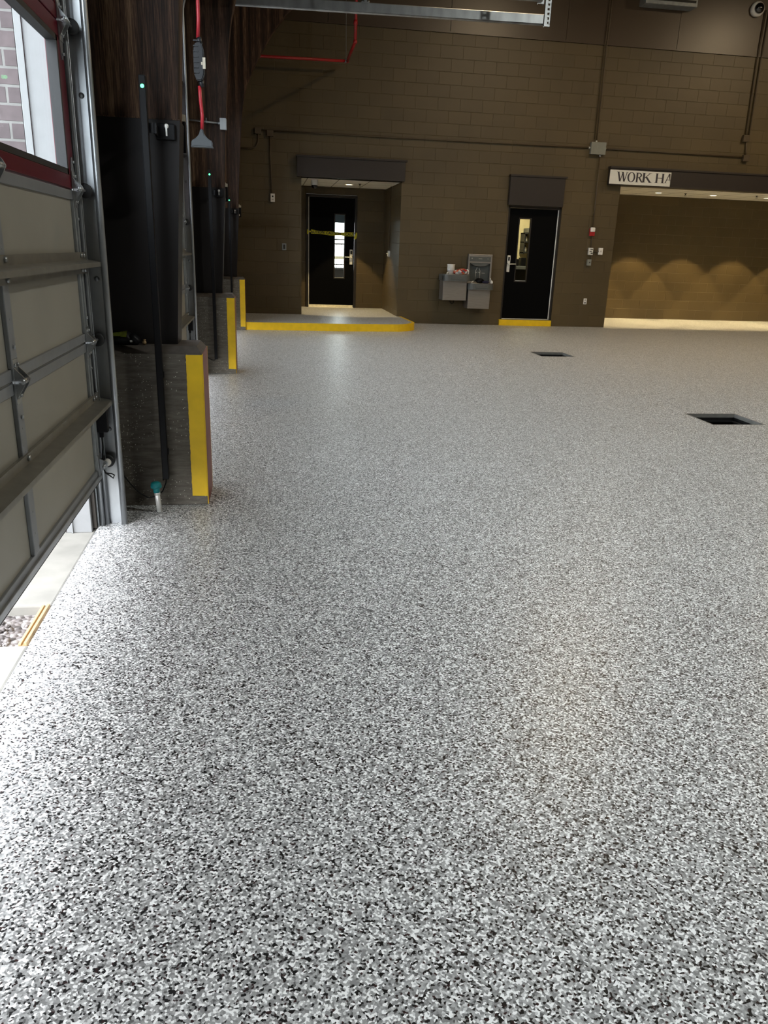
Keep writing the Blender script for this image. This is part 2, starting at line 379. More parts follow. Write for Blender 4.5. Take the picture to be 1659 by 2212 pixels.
def text_mesh(body, size, name, mat, parent, origin, shear=0.0, sx=1.0, extrude=0.0004):
    """text in the XZ plane facing -Y, origin at left baseline (world)"""
    cu = bpy.data.curves.new(name, 'FONT'); cu.body = body; cu.size = size; cu.extrude = extrude; cu.shear = shear; cu.offset = size * 0.022
    t = bpy.data.objects.new(name, cu); C.objects.link(t)
    dg = bpy.context.evaluated_depsgraph_get(); me = bpy.data.meshes.new_from_object(t.evaluated_get(dg))
    bpy.data.objects.remove(t); me.name = name
    off = Vector(origin) - parent_origin(parent)
    for v in me.vertices: v.co = Vector((v.co.x * sx, -v.co.z, v.co.y)) + off
    me.materials.clear(); me.materials.append(mat)
    o = bpy.data.objects.new(name, me); C.objects.link(o); o.parent = parent
    return o

# ================================================================== THE SETTING
BW = 15.89            # inner face of the back wall
DRAINS = ((4.0, 6.34, 4.53, 6.84), (4.0, 10.96, 4.53, 11.48))
XR = 16.9             # right wall
b = MB()
xs = [-0.867, 4.0, 4.53, XR + .2]; ys = [-6.2, 6.34, 6.84, 10.96, 11.48, BW]
for i in range(3):
    for j in range(5):
        if i == 1 and j in (1, 3): continue
        b.box((xs[i], ys[j], -0.2), (xs[i + 1], ys[j + 1], 0))
b.box((7.12, BW, -0.2), (14.2, 18.7, 0))
struct(b.build('floor', m_floor))

# back wall with its openings
OA = (0.722, 2.653, 2.655); OD = (4.83, 5.94, 0.118, 2.325); OW = (7.12, 14.0, 2.785)
b = MB(); t = 0.2
for x0, x1, z0, z1 in ((-1.05, OA[0], 0, 8.3), (OA[0], OA[1], OA[2], 8.3), (OA[1], OD[0], 0, 8.3), (OD[0], OD[1], OD[3], 8.3), (OD[0], OD[1], 0, OD[2]), (OD[1], OW[0], 0, 8.3), (OW[0], OW[1], OW[2], 8.3), (OW[1], XR + .2, 0, 8.3)):
    b.box((x0, BW, z0), (x1, BW + t, z1))
struct(b.build('wall_back', m_cmu))
# alcove behind the left opening
b = MB(); b.box((0.45, 18.0, 0), (0.93, 18.2, 2.8)).box((2.03, 18.0, 0), (2.85, 18.2, 2.8)).box((0.93, 18.0, 2.50), (2.03, 18.2, 2.8)).box((0.93, 18.0, 0), (2.03, 18.2, 0.13))
struct(b.build('wall_alcove_back', m_cmu))
b = MB(); b.box((2.653, BW + t, 0), (2.853, 18.0, 2.8)); struct(b.build('wall_alcove_right', m_cmuy))
b = MB(); b.box((0.522, BW + t, 0), (0.722, 18.0, 2.8)); struct(b.build('wall_alcove_left', m_cmuy))
b = MB(); b.box((0.722, BW, 2.655), (2.653, 18.0, 2.70)); o = b.build('ceiling_alcove', m_tile); own_origin(o, (0.85, 16.35, 2.655)); struct(o)
# corridor behind the wide opening
b = MB(); b.box((6.92, 18.5, 0), (14.2, 18.7, 3.0)); struct(b.build('wall_corridor_back', m_cmu))
b = MB(); b.box((6.92, BW + t, 0), (7.12, 18.5, 3.0)); struct(b.build('wall_corridor_left', m_cmuy))
b = MB(); b.box((14.0, BW + t, 0), (14.2, 18.5, 3.0)); struct(b.build('wall_corridor_right', m_cmuy))
b = MB(); b.box((7.12, BW + .2, 2.825), (14.0, 18.5, 2.87)); o = b.build('ceiling_corridor', m_tile); own_origin(o, (7.3, 16.2, 2.825)); struct(o)
# smooth fascia over the block, with open seams
b = MB(); sx = [-1.0, 1.2, 3.45, 5.672, 7.9, 10.1, 12.3, 14.6, XR]
for a, c in zip(sx, sx[1:]): b.box((a + .004, BW - 0.02, 5.24), (c - .004, BW, 8.25))
b.box((-1.0, BW - 0.028, 5.215), (XR, BW, 5.243))
struct(b.build('trim_1', m_panel))

# left wall between and above the overhead doors
BAY = 4.855; NB = 3                  # bays; bay k spans YN+k*BAY .. YF+k*BAY
YN, YF = -0.06, 3.88
b = MB()
ed = [-6.2]
for k in range(NB): ed += [YN + k * BAY, YF + k * BAY]
ed.append(BW + .2)
for i in range(0, len(ed), 2): b.box((-1.10, ed[i], 0), (-0.87, ed[i + 1], 8.3))
for k in range(NB): b.box((-1.10, YN + k * BAY, 3.86), (-0.87, YF + k * BAY, 8.3))
struct(b.build('wall_left', M('dark_wall_paint', (0.035, 0.028, 0.021), 0.6)))
b = MB(); b.box((XR, -6.2, 0), (XR + .2, BW, 8.3)); struct(b.build('wall_right', m_cmuy))
b = MB(); b.box((-1.1, -6.4, 0), (XR + .2, -6.2, 8.3)); struct(b.build('wall_front', m_cmu))

# arch profile (X, Z) of the inner edge, then outer edge
INN = [(-0.478, 0.88), (-0.437, 1.6), (-0.412, 2.0), (-0.385, 2.5), (-0.355, 2.95), (-0.325, 3.35), (-0.295, 3.57), (-0.235, 3.82), (-0.13, 4.07), (0.0, 4.3), (0.2, 4.62), (0.45, 4.92), (0.74, 5.15), (1.3, 5.5), (2.2, 5.95), (3.6, 6.45), (5.4, 6.9), (8.0, 7.3)]
OUT = [(-0.845, 0.88), (-0.845, 1.6), (-0.845, 2.0), (-0.845, 2.5), (-0.845, 2.95), (-0.845, 3.35), (-0.845, 3.6), (-0.845, 3.9), (-0.82, 4.3), (-0.76, 4.75), (-0.58, 5.2), (-0.25, 5.6), (0.2, 5.95), (0.95, 6.35), (2.0, 6.75), (3.5, 7.2), (5.4, 7.6), (8.0, 7.95)]
# roof deck follows the arches
b = MB(); rp = [(-1.1, 4.9)] + [(x - .0, z) for x, z in OUT[9:]]
rp = [(-0.87, 4.75)] + OUT[9:]
full = rp + [(16.0 - x, z) for x, z in reversed(rp[:-1])]
poly = full + [(x, z + 0.15) for x, z in reversed(full)]
b.prism(poly, 'Y', -6.2, BW)
struct(b.build('ceiling', m_roof))

# exterior ground, apron and gravel pocket
b = MB(); b.box((-60, -40, -0.5), (-1.9, 60, -0.06)); b.box((-1.9, 18.6, -0.5), (60, 60, 0.10)); struct(b.build('ground', m_conc), 'pale concrete yard outside the building', 'ground')
b = MB()
ap = lambda y0, y1, x1=-0.875: b.box((-1.95, y0, -0.3), (x1, y1, -0.012), 0.008)
ap(-6, 1.0); ap(1.008, 2.665); ap(3.0, 8.6); ap(8.61, 14.0)
tag(b.build('concrete_apron', m_conc), 'weathered concrete apron slab outside the raised overhead door', 'apron')
b = MB(); b.box((-1.95, 2.665, -0.3), (-0.915, 3.0, -0.055))
r = random.Random(3)
for _ in range(260):
    x, y, s = r.uniform(-1.9, -0.93), r.uniform(2.68, 2.95), r.uniform(0.007, 0.016)
    b.blob((x, y, -0.052), s, s * r.uniform(.7, 1.2), s * .8, 1, 0.3, r.randrange(999))
tag(b.build('gravel_pocket', m_gravel), 'pocket of loose gravel between two apron slabs by the door sill', 'gravel', kind='stuff')
b = MB(); b.box((-0.912, 2.668, -0.12), (-0.902, 2.997, -0.008), .001).box((-0.892, 2.668, -0.12), (-0.882, 2.997, -0.004), .001).box((-0.902, 2.668, -0.12), (-0.892, 2.997, -0.016))
tag(own_origin(b.build('wood_strip', m_strip), (-0.9, 2.83, -0.12)), 'thin orange wooden strip between the gravel and the flake floor', 'strip')

# brick piers and white jamb posts outside
def outer_pier(k, lab_b, lab_p):
    y = YF + k * BAY; y1 = y + (BAY - (YF - YN))
    b = MB(); b.box((-2.1, y - 0.002, -0.012), (-1.104, y1 - .035, 5.0)); b.box((-2.1, y - 0.030, -0.012), (-1.012, y - 0.002, 5.0))
    o = own_origin(b.build('brick_pier', m_brick), (-1.6, y + .4, -0.012)); tag(o, lab_b, 'pier', 'brick piers outside the overhead doors')
    b = MB(); b.box((-1.010, y - 0.032, -0.012), (-0.888, y - 0.004, 5.0), .003).box((-0.985, y - 0.042, -0.012), (-0.978, y - 0.03, 5.0))
    o = own_origin(b.build('jamb_post', m_post), (-0.95, y + .02, -0.012)); tag(o, lab_p, 'post', 'white jamb posts of the overhead doors')
outer_pier(0, 'brick pier outside the nearest window pane of the overhead door', 'white metal jamb post seen through the nearest overhead door window')
outer_pier(1, 'brick pier outside beyond the second overhead door', 'white jamb post seen through the second overhead door window')

# ================================================================== OVERHEAD DOORS
DX = -0.83
def overhead_door(k, name, label):
    y0, y1 = YN + .01 + k * BAY, YF - .01 + k * BAY
    root = thing(name, (DX, (y0 + y1) / 2, 0), label, 'door', None, 'structure')
    zs = [0.285, 0.945, 1.605]
    for i in range(2):                                       # two solid sections
        za, zb = zs[i], zs[i + 1]
        b = MB(); b.box((DX - .045, y0, za + .003), (DX - .006, y1, zb - .003)); b.build('panel', m_skin, root)
        b = MB(); b.box((DX - .008, y0, zb - .042), (DX + .004, y1, zb - .004), .002); b.build('rail', m_rail, root)
        b = MB(); b.box((DX - .008, y0, za + .004), (DX + .004, y1, za + .042), .002); b.build('rail', m_rail, root)
        for yy in (y1 - .075, y0 + .0):
            b = MB(); b.box((DX - .006, yy, za + .043), (DX + .007, yy + .075, zb - .043), .002).box((DX + .007, yy + .018, za + .06), (DX + .012, yy + .03, zb - .06))
            b.build('end_stile', m_galvd, root)
        for q in range(1, 4):
            yy = y0 + (y1 - y0) * q / 4 + (-0.235 if q == 3 else 0)
            if q == 3: yy = y1 - 1.185
            b = MB(); b.box((DX - .006, yy, za + .043), (DX + .010, yy + .062, zb - .043), .003)
            for zz in (.12, .2, .42, .5): b.cyl((DX + .0095, yy + .031, za + zz), (DX + .0108, yy + .031, za + zz), 0.004, 8)
            b.build('stile', m_rail, root)
    # reinforcing struts
    for zc, zr in ((0.655, 0), (1.305, 1)):
        b = MB()
        b.box((DX + .004, y0 + .0, zc - .052), (DX + .016, y1 + .05, zc + .04))
        b.prism([(DX + .014, zc + .008), (DX + .014, zc - .008), (DX + .072, zc - .012), (DX + .072, zc - .022), (DX + .076, zc - .022), (DX + .076, zc - .002)], 'Y', y0, y1 + .07)
        s_ = b.build('strut', m_strut, root)
        for yy in (y1 - .02, y1 - .07, y1 - 1.155, y0 + .5):
            for dz in (.026, -.036):
                b = MB(); b.cyl((DX + .014, yy, zc + dz), (DX + .024, yy, zc + dz), 0.010, 10); b.build('bolt', m_galv, s_)
    # bottom retainer and seal
    b = MB(); b.box((DX - .05, y0, .272), (DX + .012, y1, .300), .003); b.build('bottom_rail', m_galv, root)
    b = MB(); b.prism([(DX - .04, .274), (DX - .045, .258), (DX - .03, .246), (DX - .01, .246), (DX + .004, .258), (DX, .274)], 'Y', y0, y1); b.build('bottom_seal', m_gasket, root)
    # glazed sections
    z = 1.605; H = 0.645; npan = 3
    for q in range(3):
        za, zb = z + q * H, z + (q + 1) * H
        b = MB(); X0, X1 = DX - .045, DX + .004
        b.box((X0, y0, za + .003), (X1, y1, za + .058), .003).box((X0, y0, zb - .062), (X1, y1, zb - .003), .003)
        ym = [y0 + (y1 - y0) * i / npan for i in range(npan + 1)]
        for i, yy in enumerate(ym):
            w = .10 if i in (0, npan) else .06
            a = yy if i == 0 else (yy - w if i == npan else yy - w / 2)
            b.box((X0, a, za + .058), (X1, a + w, zb - .062), .003)
        fr = b.build('window_frame', m_maroon, root)
        for i in range(npan):
            a = ym[i] + (.10 if i == 0 else .03); c = ym[i + 1] - (.10 if i == npan - 1 else .03)
            g = MB(); e = .022
            g.box((X0 + .008, a, za + .058), (X1 + .001, a + e, zb - .062)).box((X0 + .008, c - e, za + .058), (X1 + .001, c, zb - .062))
            g.box((X0 + .008, a, za + .058), (X1 + .001, c, za + .058 + e)).box((X0 + .008, a, zb - .062 - e), (X1 + .001, c, zb - .062))
            g.build('gasket', m_gasket, fr)
            g = MB(); g.box((X0 + .016, a + .01, za + .066), (X0 + .022, c - .01, zb - .07)); g.build('pane', m_glass, fr)
    b = MB(); b.box((DX - .045, y0, z + 3 * H), (DX, y1, 3.87)); b.build('panel', m_maroon, root)
    # hinges and rollers
    for zz in (0.945, 1.605, 2.25, 2.895, 3.54):
        for yy, end in ((y1 - .045, 1), (y1 - 1.155, 0), (y0 + .045, -1)):
            b = MB()
            b.box((DX + .004, yy - .028, zz - .075), (DX + .012, yy + .028, zz + .075), .002)
            for s_ in (-.024, .024):
                b.prism([(DX + .01, zz - .06), (DX + .038, zz - .014), (DX + .046, zz + .004), (DX + .038, zz + .02), (DX + .01, zz + .05)], 'Y', yy + s_ - .003, yy + s_ + .003)
            b.prism([(yy - .028, zz - .075), (yy + .028, zz - .075), (yy + .010, zz - .14), (yy - .010, zz - .14)], 'X', DX + .004, DX + .009)
            b.prism([(yy - .028, zz + .075), (yy + .028, zz + .075), (yy + .010, zz + .13), (yy - .010, zz + .13)], 'X', DX + .004, DX + .009)
            b.cyl((DX + .034, yy - .034, zz + .003), (DX + .034, yy + .034, zz + .003), .0105, 12)
            for a_, c_ in ((-.016, -.05), (.016, -.05), (-.016, .055), (.016, .055), (0, -.12), (0, .112)):
                b.cyl((DX + .008, yy + a_, zz + c_), (DX + .018, yy + a_, zz + c_), .0065, 6)
            h = b.build('hinge', m_galv, root)
            if end:
                b = MB(); b.cyl((DX + .034, yy, zz + .003), (DX + .034, yy + end * .11, zz + .003), .006, 8)
                b.build('roller_shaft', m_galv, h)
                b = MB(); c = (DX + .034, yy + end * .095, zz + .003)
                b.lathe(c, 'Y', [(-.012, .010), (-.012, .026), (-.009, .030), (-.006, .032), (.006, .032), (.010, .030), (.012, .026), (.012, .010)], 24)
                b.build('roller', m_gasket, h)
    # bottom bracket with guide roller
    for yy, end in ((y1 - .03, 1), (y0 + .03, -1)):
        b = MB(); b.box((DX + .004, yy - .035, .29), (DX + .012, yy + .035, .40), .002).cyl((DX + .034, yy - .03, .345), (DX + .034, yy + end * .10, .345), .007, 10)
        b.prism([(DX + .01, .31), (DX + .046, .335), (DX + .046, .36), (DX + .01, .38)], 'Y', yy - .004, yy + .004)
        h = b.build('bottom_bracket', m_galv, root)
        b = MB(); c = (DX + .034, yy + end * .085, .345)
        b.lathe(c, 'Y', [(-.012, .012), (-.012, .028), (-.006, .033), (.006, .033), (.012, .028), (.012, .012)], 24)
        b.build('roller', m_gasket, h)
        b = MB(); b.lathe((DX + .036, yy + end * .045, .345), 'Y', [(-.01, .008), (-.01, .017), (.012, .019), (.012, .008)], 18); b.build('hub', m_white, h)
    # lift cable and edge sensor
    b = MB(); b.tube([(DX + .03, y1 + .012, .33), (DX + .026, y1 + .006, 1.2), (DX + .026, y1 + .006, 3.7)], .0024, 6); b.build('lift_cable', m_galv, root)
    b = MB(); b.box((DX + .008, y1 - .012, .505), (DX + .058, y1 + .028, .625), .004).box((DX + .014, y1 - .004, .478), (DX + .034, y1 + .018, .506), .003)
    sb = b.build('sensor_box', m_black, root)
    b = MB(); b.tube([(DX + .024, y1 + .006, .48), (DX + .026, y1 + .0, .43), (DX + .022, y1 - .006, .38), (DX + .020, y1 - .01, .33), (DX + .03, y1 - .012, .30), (DX + .05, y1 - .01, .285), (DX + .064, y1 - .004, .27), (DX + .070, y1, .285), (DX + .056, y1 + .002, .292), (DX + .03, y1, .296)], .0035, 8); b.build('sensor_cable', m_black, sb)
    return root
overhead_door(0, 'door_3', 'nearest overhead door with beige lower panels and maroon framed windows, slightly raised')
overhead_door(1, 'door_4', 'second overhead door seen in the slot beyond the first wooden arch')
overhead_door(2, 'door_5', 'third overhead door hidden beyond the second wooden arch')

# ------------------------------------------------------------------ door tracks
def arc_path(xv, zt, xe, R=0.36):
    p = [(xv, 0.0), (xv, 1.0), (xv, 2.0), (xv, zt - R)]
    for i in range(1, 13):
        a = PI / 2 * i / 12; p.append((xv + R - R * math.cos(a), zt - R + R * math.sin(a)))
    p.append((xe, zt + 0.05)); return p
def door_track(y, sgn, xe, label, hanger=True, group='overhead door tracks'):
    """sgn +1: opening faces the door on the near side (web at +Y)"""
    xv = -0.785
    root = thing('door_track', (xv, y, 0), label, 'door track', group)
    Y = lambda v: y + sgn * v
    prof = [(-.042, Y(-.026)), (-.042, Y(.002)), (.042, Y(.002)), (.042, Y(-.026)), (.037, Y(-.026)), (.037, Y(-.003)), (-.037, Y(-.003)), (-.037, Y(-.026))]
    b = MB(); path = arc_path(xv, 3.86, xe); b.sweep(path, prof)
    b.build('channel', m_galv, root)
    for n_ in (-.043, .043):
        b = MB(); pp = []
        for i, p in enumerate(path):
            a = Vector(path[max(i - 1, 0)]); c = Vector(path[min(i + 1, len(path) - 1)]); t_ = (c - a).normalized()
            pp.append((p[0] + t_.y * n_, Y(-.026), p[1] - t_.x * n_))
        b.tube(pp, .0115 if n_ < 0 else .0155, 10); b.build('lip', m_galv, root)
    # jamb angle fixed to the wall
    b = MB(); ya, yb = sorted((Y(-.06), Y(.012)))
    b.box((-.868, ya, 0), (-.862, yb, 3.3)).box((-.868, Y(.012) - .002, 0), (-.832, Y(.012) + .002, 3.3)); b.build('jamb_angle', m_galvd, root)
    b = MB(); b.tube([(-.846, Y(-.05), 0.002), (-.846, Y(-.05), .5), (-.846, Y(-.05), 3.2)], .010, 8); b.build('weather_seal', m_galv, root)
    for zz in (.5, 1.225, 2.0, 2.8): b = MB(); b.cyl((xv, Y(-.001), zz), (xv, Y(-.008), zz), .012, 12); b.build('bolt', m_galv, root)
    if hanger:                    # perforated angle up to the roof at the inner end
        X = xe; z0 = 3.84; z1 = 6.35
        b = MB(); b.box((X - .045, y - .012, z0 - .01), (X - .040, y - .008, z1)); n = 0
        b.box((X - .045, y - .012, z0), (X - .012, y - .007, z1)).box((X + .012, y - .012, z0), (X + .030, y - .007, z1)); zz = z0
        while zz < z1 - .05: b.box((X - .013, y - .012, zz), (X + .013, y - .007, zz + .022)); zz += .045
        b.box((X + .026, y - .012, z0), (X + .030, y + .05, z1))
        b.build('hanger_angle', m_galv, root)
        b = MB(); b.box((1.115, y - .01, 3.93), (1.12, y + .03, 5.5)).box((1.12, y - .01, 3.93), (1.145, y - .006, 5.5)).box((1.08, y - .012, 3.92), (1.17, y + .03, 3.932)).cyl((1.10, y, 3.93), (1.10, y, 3.945), .012, 8).cyl((1.16, y, 3.93), (1.16, y, 3.945), .012, 8)
        b.build('middle_hanger', m_galv, root)
    return root
door_track(YF + .085, 1, 3.18, 'steel roller track beside the nearest overhead door', group=None)
door_track(YF + .085 + BAY, 1, 2.85, 'steel roller track in the slot between first and second wooden arches', group=None)
door_track(YN - .085 + 2 * BAY + .03, -1, 3.19, 'long horizontal overhead steel track with hanger angle at top of picture', group=None)

# ================================================================== PIERS AND ARCHES
PY = (4.24, 9.02, 13.93)
def pier(labels):
    y = PY[0]; x0, x1 = -0.862, -0.335; yb = y + .36
    root = thing('concrete_pier', (x0, y, 0), labels[0], 'pier', 'concrete piers under the wooden arches')
    b = MB(); b.box((x0, y, 0), (x1, yb, .842), .004); b.build('shaft', m_pier, root)
    b = MB()
    # chamfered cap
    lo = [(x0, y), (x1, y), (x1, yb), (x0, yb)]; hi = [(x0, y + .05), (x1 - .03, y + .05), (x1 - .03, yb - .03), (x0, yb - .03)]
    vl = [b.bm.verts.new((p[0], p[1], .842)) for p in lo]; vh = [b.bm.verts.new((p[0], p[1], .878)) for p in hi]
    b.bm.faces.new(vh); b.bm.faces.new(list(reversed(vl)))
    for i in range(4): b.bm.faces.new((vl[i], vl[(i + 1) % 4], vh[(i + 1) % 4], vh[i]))
    b.build('cap', m_cap, root)
    rg = random.Random(5); jag = [(x1 - .084 + rg.uniform(-.0012, .0012), .055 + .783 * i / 60) for i in range(61)]
    b = MB(); b.prism([(x1 - .001, .052), (x1 - .001, .838)] + list(reversed(jag)), 'Y', y - .003, y + .001); b.build('yellow_stripe', m_yel, root)
    b = MB(); b.box((x1 - .001, y + .012, .004), (x1 + .004, yb - .012, .842)); b.build('end_face', m_redbr, root)
    b = MB(); b.box((x1 - .0005, y + .0, .004), (x1 + .003, y + .012, .842)).box((x1 - .0005, yb - .012, .004), (x1 + .004, yb, .842)); b.build('edge_line', m_yel, root)
    for i in (1, 2):
        c = copy_tree(root, None, (0, PY[i] - PY[0], 0)); c['label'] = labels[i]
pier(('nearest concrete pier with yellow stripe, beside the raised overhead door', 'second concrete pier with yellow stripe, a hanging cable loop on its face', 'farthest concrete pier with yellow stripe, next to the yellow curb'))

def arch(labels):
    y = PY[0] + .13; yb = y + .20
    root = thing('wooden_arch', (-.845, y, .878), labels[0], 'arch', 'laminated wooden arches along the left wall')
    b = MB(); poly = INN + [(16 - x, z) for x, z in reversed(INN[:-1])] + [(16 - x, z) for x, z in OUT[:-1]] + list(reversed(OUT))
    # drop the right foot to the floor pier level: same profile mirrored
    n = len(INN)
    fullI = INN + [(16 - x, z) for x, z in reversed(INN[:-1])]; fullO = OUT + [(16 - x, z) for x, z in reversed(OUT[:-1])]
    A = []
    for (p, q) in zip(fullI, fullO): A.append([b.bm.verts.new((p[0], y, p[1])), b.bm.verts.new((q[0], y, q[1])), b.bm.verts.new((q[0], yb, q[1])), b.bm.verts.new((p[0], yb, p[1]))])
    for R1, R2 in zip(A, A[1:]):
        for k in range(4): b.bm.faces.new((R1[k], R1[(k + 1) % 4], R2[(k + 1) % 4], R2[k]))
    b.bm.faces.new(A[0]); b.bm.faces.new(A[-1]); bmesh.ops.recalc_face_normals(b.bm, faces=b.bm.faces)
    b.build('timber', m_wood, root)
    # sheet metal jacket round the foot
    b = MB(); g = .008
    pr = [(-.853, .879), (-.853, 1.978), (-.412 + g, 1.978), (-.437 + g, 1.6), (-.478 + g, .879)]
    b.prism(pr, 'Y', y - g, yb + g)
    b.build('metal_jacket', m_clad, root)
    b = MB(); b.box((-.85, y - g - .003, 1.976), (-.400, y + .002, 1.982)); b.build('jacket_edge', m_wood, root)
    for i in (1, 2):
        c = copy_tree(root, None, (0, PY[i] - PY[0], 0)); c['label'] = labels[i]
    return root
arch(('nearest dark laminated wooden arch with black metal jacket on its foot', 'second wooden arch with black metal jacket, behind the hanging red cord', 'farthest wooden arch, curving inward in front of the back wall'))

# light curtain bars
def bar(labels):
    y = PY[0] - .04; x = -.552
    root = thing('sensor_bar', (x, y, .167), labels[0], 'sensor bar', 'black sensor bars in front of the piers')
    b = MB(); b.box((x - .016, y - .02, .167), (x + .016, y + .018, 2.137), .003).box((x - .018, y - .012, .16), (x - .012, y + .022, 2.05)); b.build('housing', m_black, root)
    b = MB(); b.lathe((x, y - .0205, 2.09), 'Y', [(-.003, .004), (-.001, .008), (.002, .009)], 14); b.build('status_light', m_led, root)
    b = MB(); b.box((x + .03, PY[0] + .100, 1.882), (x + .125, PY[0] + .121, 1.958), .006).box((x - .02, y + .014, 1.895), (x + .05, y + .022, 1.94)).box((x + .035, y + .014, 1.895), (x + .043, PY[0] + .105, 1.94))
    br = b.build('wall_bracket', m_black, root)
    b = MB(); b.lathe((x + .083, PY[0] + .099, 1.945), 'Y', [(-.004, .005), (-.003, .011), (.002, .012)], 12).box((x + .079, PY[0] + .095, 1.90), (x + .087, PY[0] + .100, 1.94)); b.build('bracket_screw', m_alu, br)
    for zz in (.30, .72): b = MB(); b.box((x - .018, y + .01, zz), (x + .018, PY[0] + .0, zz + .03)); b.build('standoff', m_black, root)
    for i in (1, 2):
        c = copy_tree(root, None, (0, PY[i] - PY[0], 0)); c['label'] = labels[i]
bar(('tall black sensor bar with green light in front of nearest pier', 'black sensor bar with green light on second pier', 'black sensor bar with green light on farthest pier'))

# cables hanging from the bars
b = MB(); y = PY[0] - .03
b.tube([(-.552, y, .175), (-.556, y, .14), (-.575, y - .005, .095), (-.61, y - .01, .065), (-.655, y - .01, .058), (-.70, y - .005, .085), (-.745, y, .135), (-.79, y + .005, .20), (-.83, y + .01, .24)], .0035, 8)
tag(own_origin(b.build('black_cable', m_black), (-.65, y, .055)), 'thin black cable looping low across the nearest pier', 'cable', 'sensor bar cables')
b = MB(); y = PY[1] - .03
b.tube([(-.552, y, .20), (-.556, y, .17), (-.575, y - .005, .155), (-.61, y, .16), (-.64, y, .18), (-.67, y, .21), (-.71, y, .25), (-.78, y, .30)], .004, 8)
tag(own_origin(b.build('black_cable', m_black), (-.65, y, .155)), 'thin black cable looping across the second pier', 'cable', 'sensor bar cables')

# black boxes on the far side of the arches
def eye_box(labels):
    y = PY[0] + .345; x0, x1 = -.47, -.398
    root = thing('sensor_box', (x0, y, 1.85), labels[0], 'box', 'black sensor boxes on the arches')
    b = MB(); b.box((x0, y, 1.85), (x1, y + .05, 2.003), .003); b.build('case', m_black, root)
    b = MB(); b.box((x0 + .03, y - .001, 1.863), (x0 + .048, y + .001, 1.897)); b.build('label', m_white, root)
    b = MB(); b.prism([(x0 + .02, 2.003), (x1, 2.003), (x1, 2.035), (x0 + .058, 2.038), (x0 + .046, 2.052), (x0 + .03, 2.055)], 'Y', y + .008, y + .03); b.build('cable_entry', m_cream, root)
    for i in (1, 2):
        c = copy_tree(root, None, (0.012 * i, PY[i] - PY[0], 0)); c['label'] = labels[i]
eye_box(('black box with white sticker behind the first arch', 'black box with cream top behind the second arch', 'small black box behind the farthest arch'))

# conduit and steel box on arch 2
ya = PY[1] + .10
root = thing('steel_junction_box', (-.40, ya, 2.55), 'small galvanised junction box on a conduit across the second arch', 'junction box')
b = MB(); b.box((-.432, ya - .03, 2.540), (-.366, ya + .028, 2.645), .003); b.build('box', m_galv, root)
b = MB(); b.box((-.435, ya - .034, 2.538), (-.370, ya - .029, 2.648), .001); b.build('cover', m_galv, root)
b = MB(); b.cyl((-.86, ya, 2.625), (-.432, ya, 2.60), .010, 10).cyl((-.455, ya, 2.60), (-.43, ya, 2.60), .015, 10).cyl((-.585, ya, 2.608), (-.565, ya, 2.608), .014, 10).cyl((-.575, ya, 2.61), (-.575, ya, 2.645), .005, 8).box((-.59, ya - .004, 2.60), (-.56, ya + .03, 2.612)); b.build('conduit', m_galv, root)

# teal capped stub pipe
root = thing('stub_pipe', (-.588, 4.13, 0), 'steel stub pipe with teal taped cap in front of nearest pier', 'pipe')
b = MB(); b.cyl((-.588, 4.13, 0), (-.597, 4.125, .135), .014, 16).cyl((-.5945, 4.1262, .098), (-.5955, 4.1258, .118), .0165, 16); b.build('pipe', m_alu, root)
b = MB(); b.blob((-.599, 4.123, .150), .030, .024, .023, 3, .35, 5).cyl((-.5965, 4.125, .112), (-.599, 4.124, .145), .018, 12); b.build('cap', m_teal, root)

# strap bundle on the nearest pier
root = thing('tool_bag', (-.74, 4.32, .878), 'black tool bag with yellow green strip lying on the nearest pier', 'bag')
b = MB(); b.blob((-.765, 4.318, .915), .075, .05, .040, 3, .22, 9, squash=.8785).blob((-.69, 4.315, .905), .035, .035, .030, 3, .3, 4, squash=.8785); b.build('body', m_black, root)
b = MB(); b.prism([(-.815, .938), (-.715, .955), (-.722, .922), (-.80, .928)], 'Y', 4.266, 4.272); b.build('reflective_strip', m_hivis, root)
b = MB(); b.blob((-.638, 4.315, .889), .013, .012, .012, 2, .3, 2, squash=.8785).blob((-.636, 4.313, .903), .008, .008, .006, 2, .3, 8); b.build('brass_fitting', M('brass', (.35, .24, .12), .4, metal=.6), root)
b = MB(); b.box((-.705, 4.268, .896), (-.693, 4.273, .906)); b.build('buckle', m_alu, root)

# ================================================================== HANGING RED CORD
yc = 4.2; P = lambda px, py: at(px, py, 'Y', yc)
root = thing('hanging_cord_reel_cable', tuple(P(437, 318)), 'red drop cord with black inline module and three-way connector hanging from roof', 'power cord')
top = P(427, 0); 
b = MB(); b.tube([(top.x + .01, yc, 6.2), (top.x + .004, yc, 3.4), (top.x, yc, top.z), P(428.5, 40), P(427.5, 82)], .0082, 12); b.build('upper_cord', m_redcord, root)
b = MB(); b.tube([P(431, 186), P(433, 215), P(437, 250), P(436.5, 280)], .0080, 12); b.build('lower_cord', m_redcord, root)
a, c = P(417, 92), P(443, 177)
b = MB(); b.prism([(a.x + .012, c.z), (a.x, c.z + .03), (a.x, a.z - .03), (a.x + .012, a.z), (c.x - .012, a.z), (c.x, a.z - .03), (c.x, c.z + .03), (c.x - .012, c.z)], 'Y', yc - .025, yc + .025)
bmesh.ops.bevel(b.bm, geom=list(b.bm.edges), offset=.005, segments=2, affect='EDGES')
for zz in range(7): b.box((a.x + .002, yc - .028, c.z + .03 + zz * .022), (a.x + .024, yc - .02, c.z + .036 + zz * .022))
b.cyl((a.x + .03, yc, a.z - .004), (a.x + .028, yc, a.z + .022), .014, 12, .010).cyl((a.x + .03, yc, c.z + .004), (a.x + .033, yc, c.z - .022), .014, 12, .010)
mod = b.build('inline_module', M('module_black', (.012, .014, .018), .45, var=.2), root)
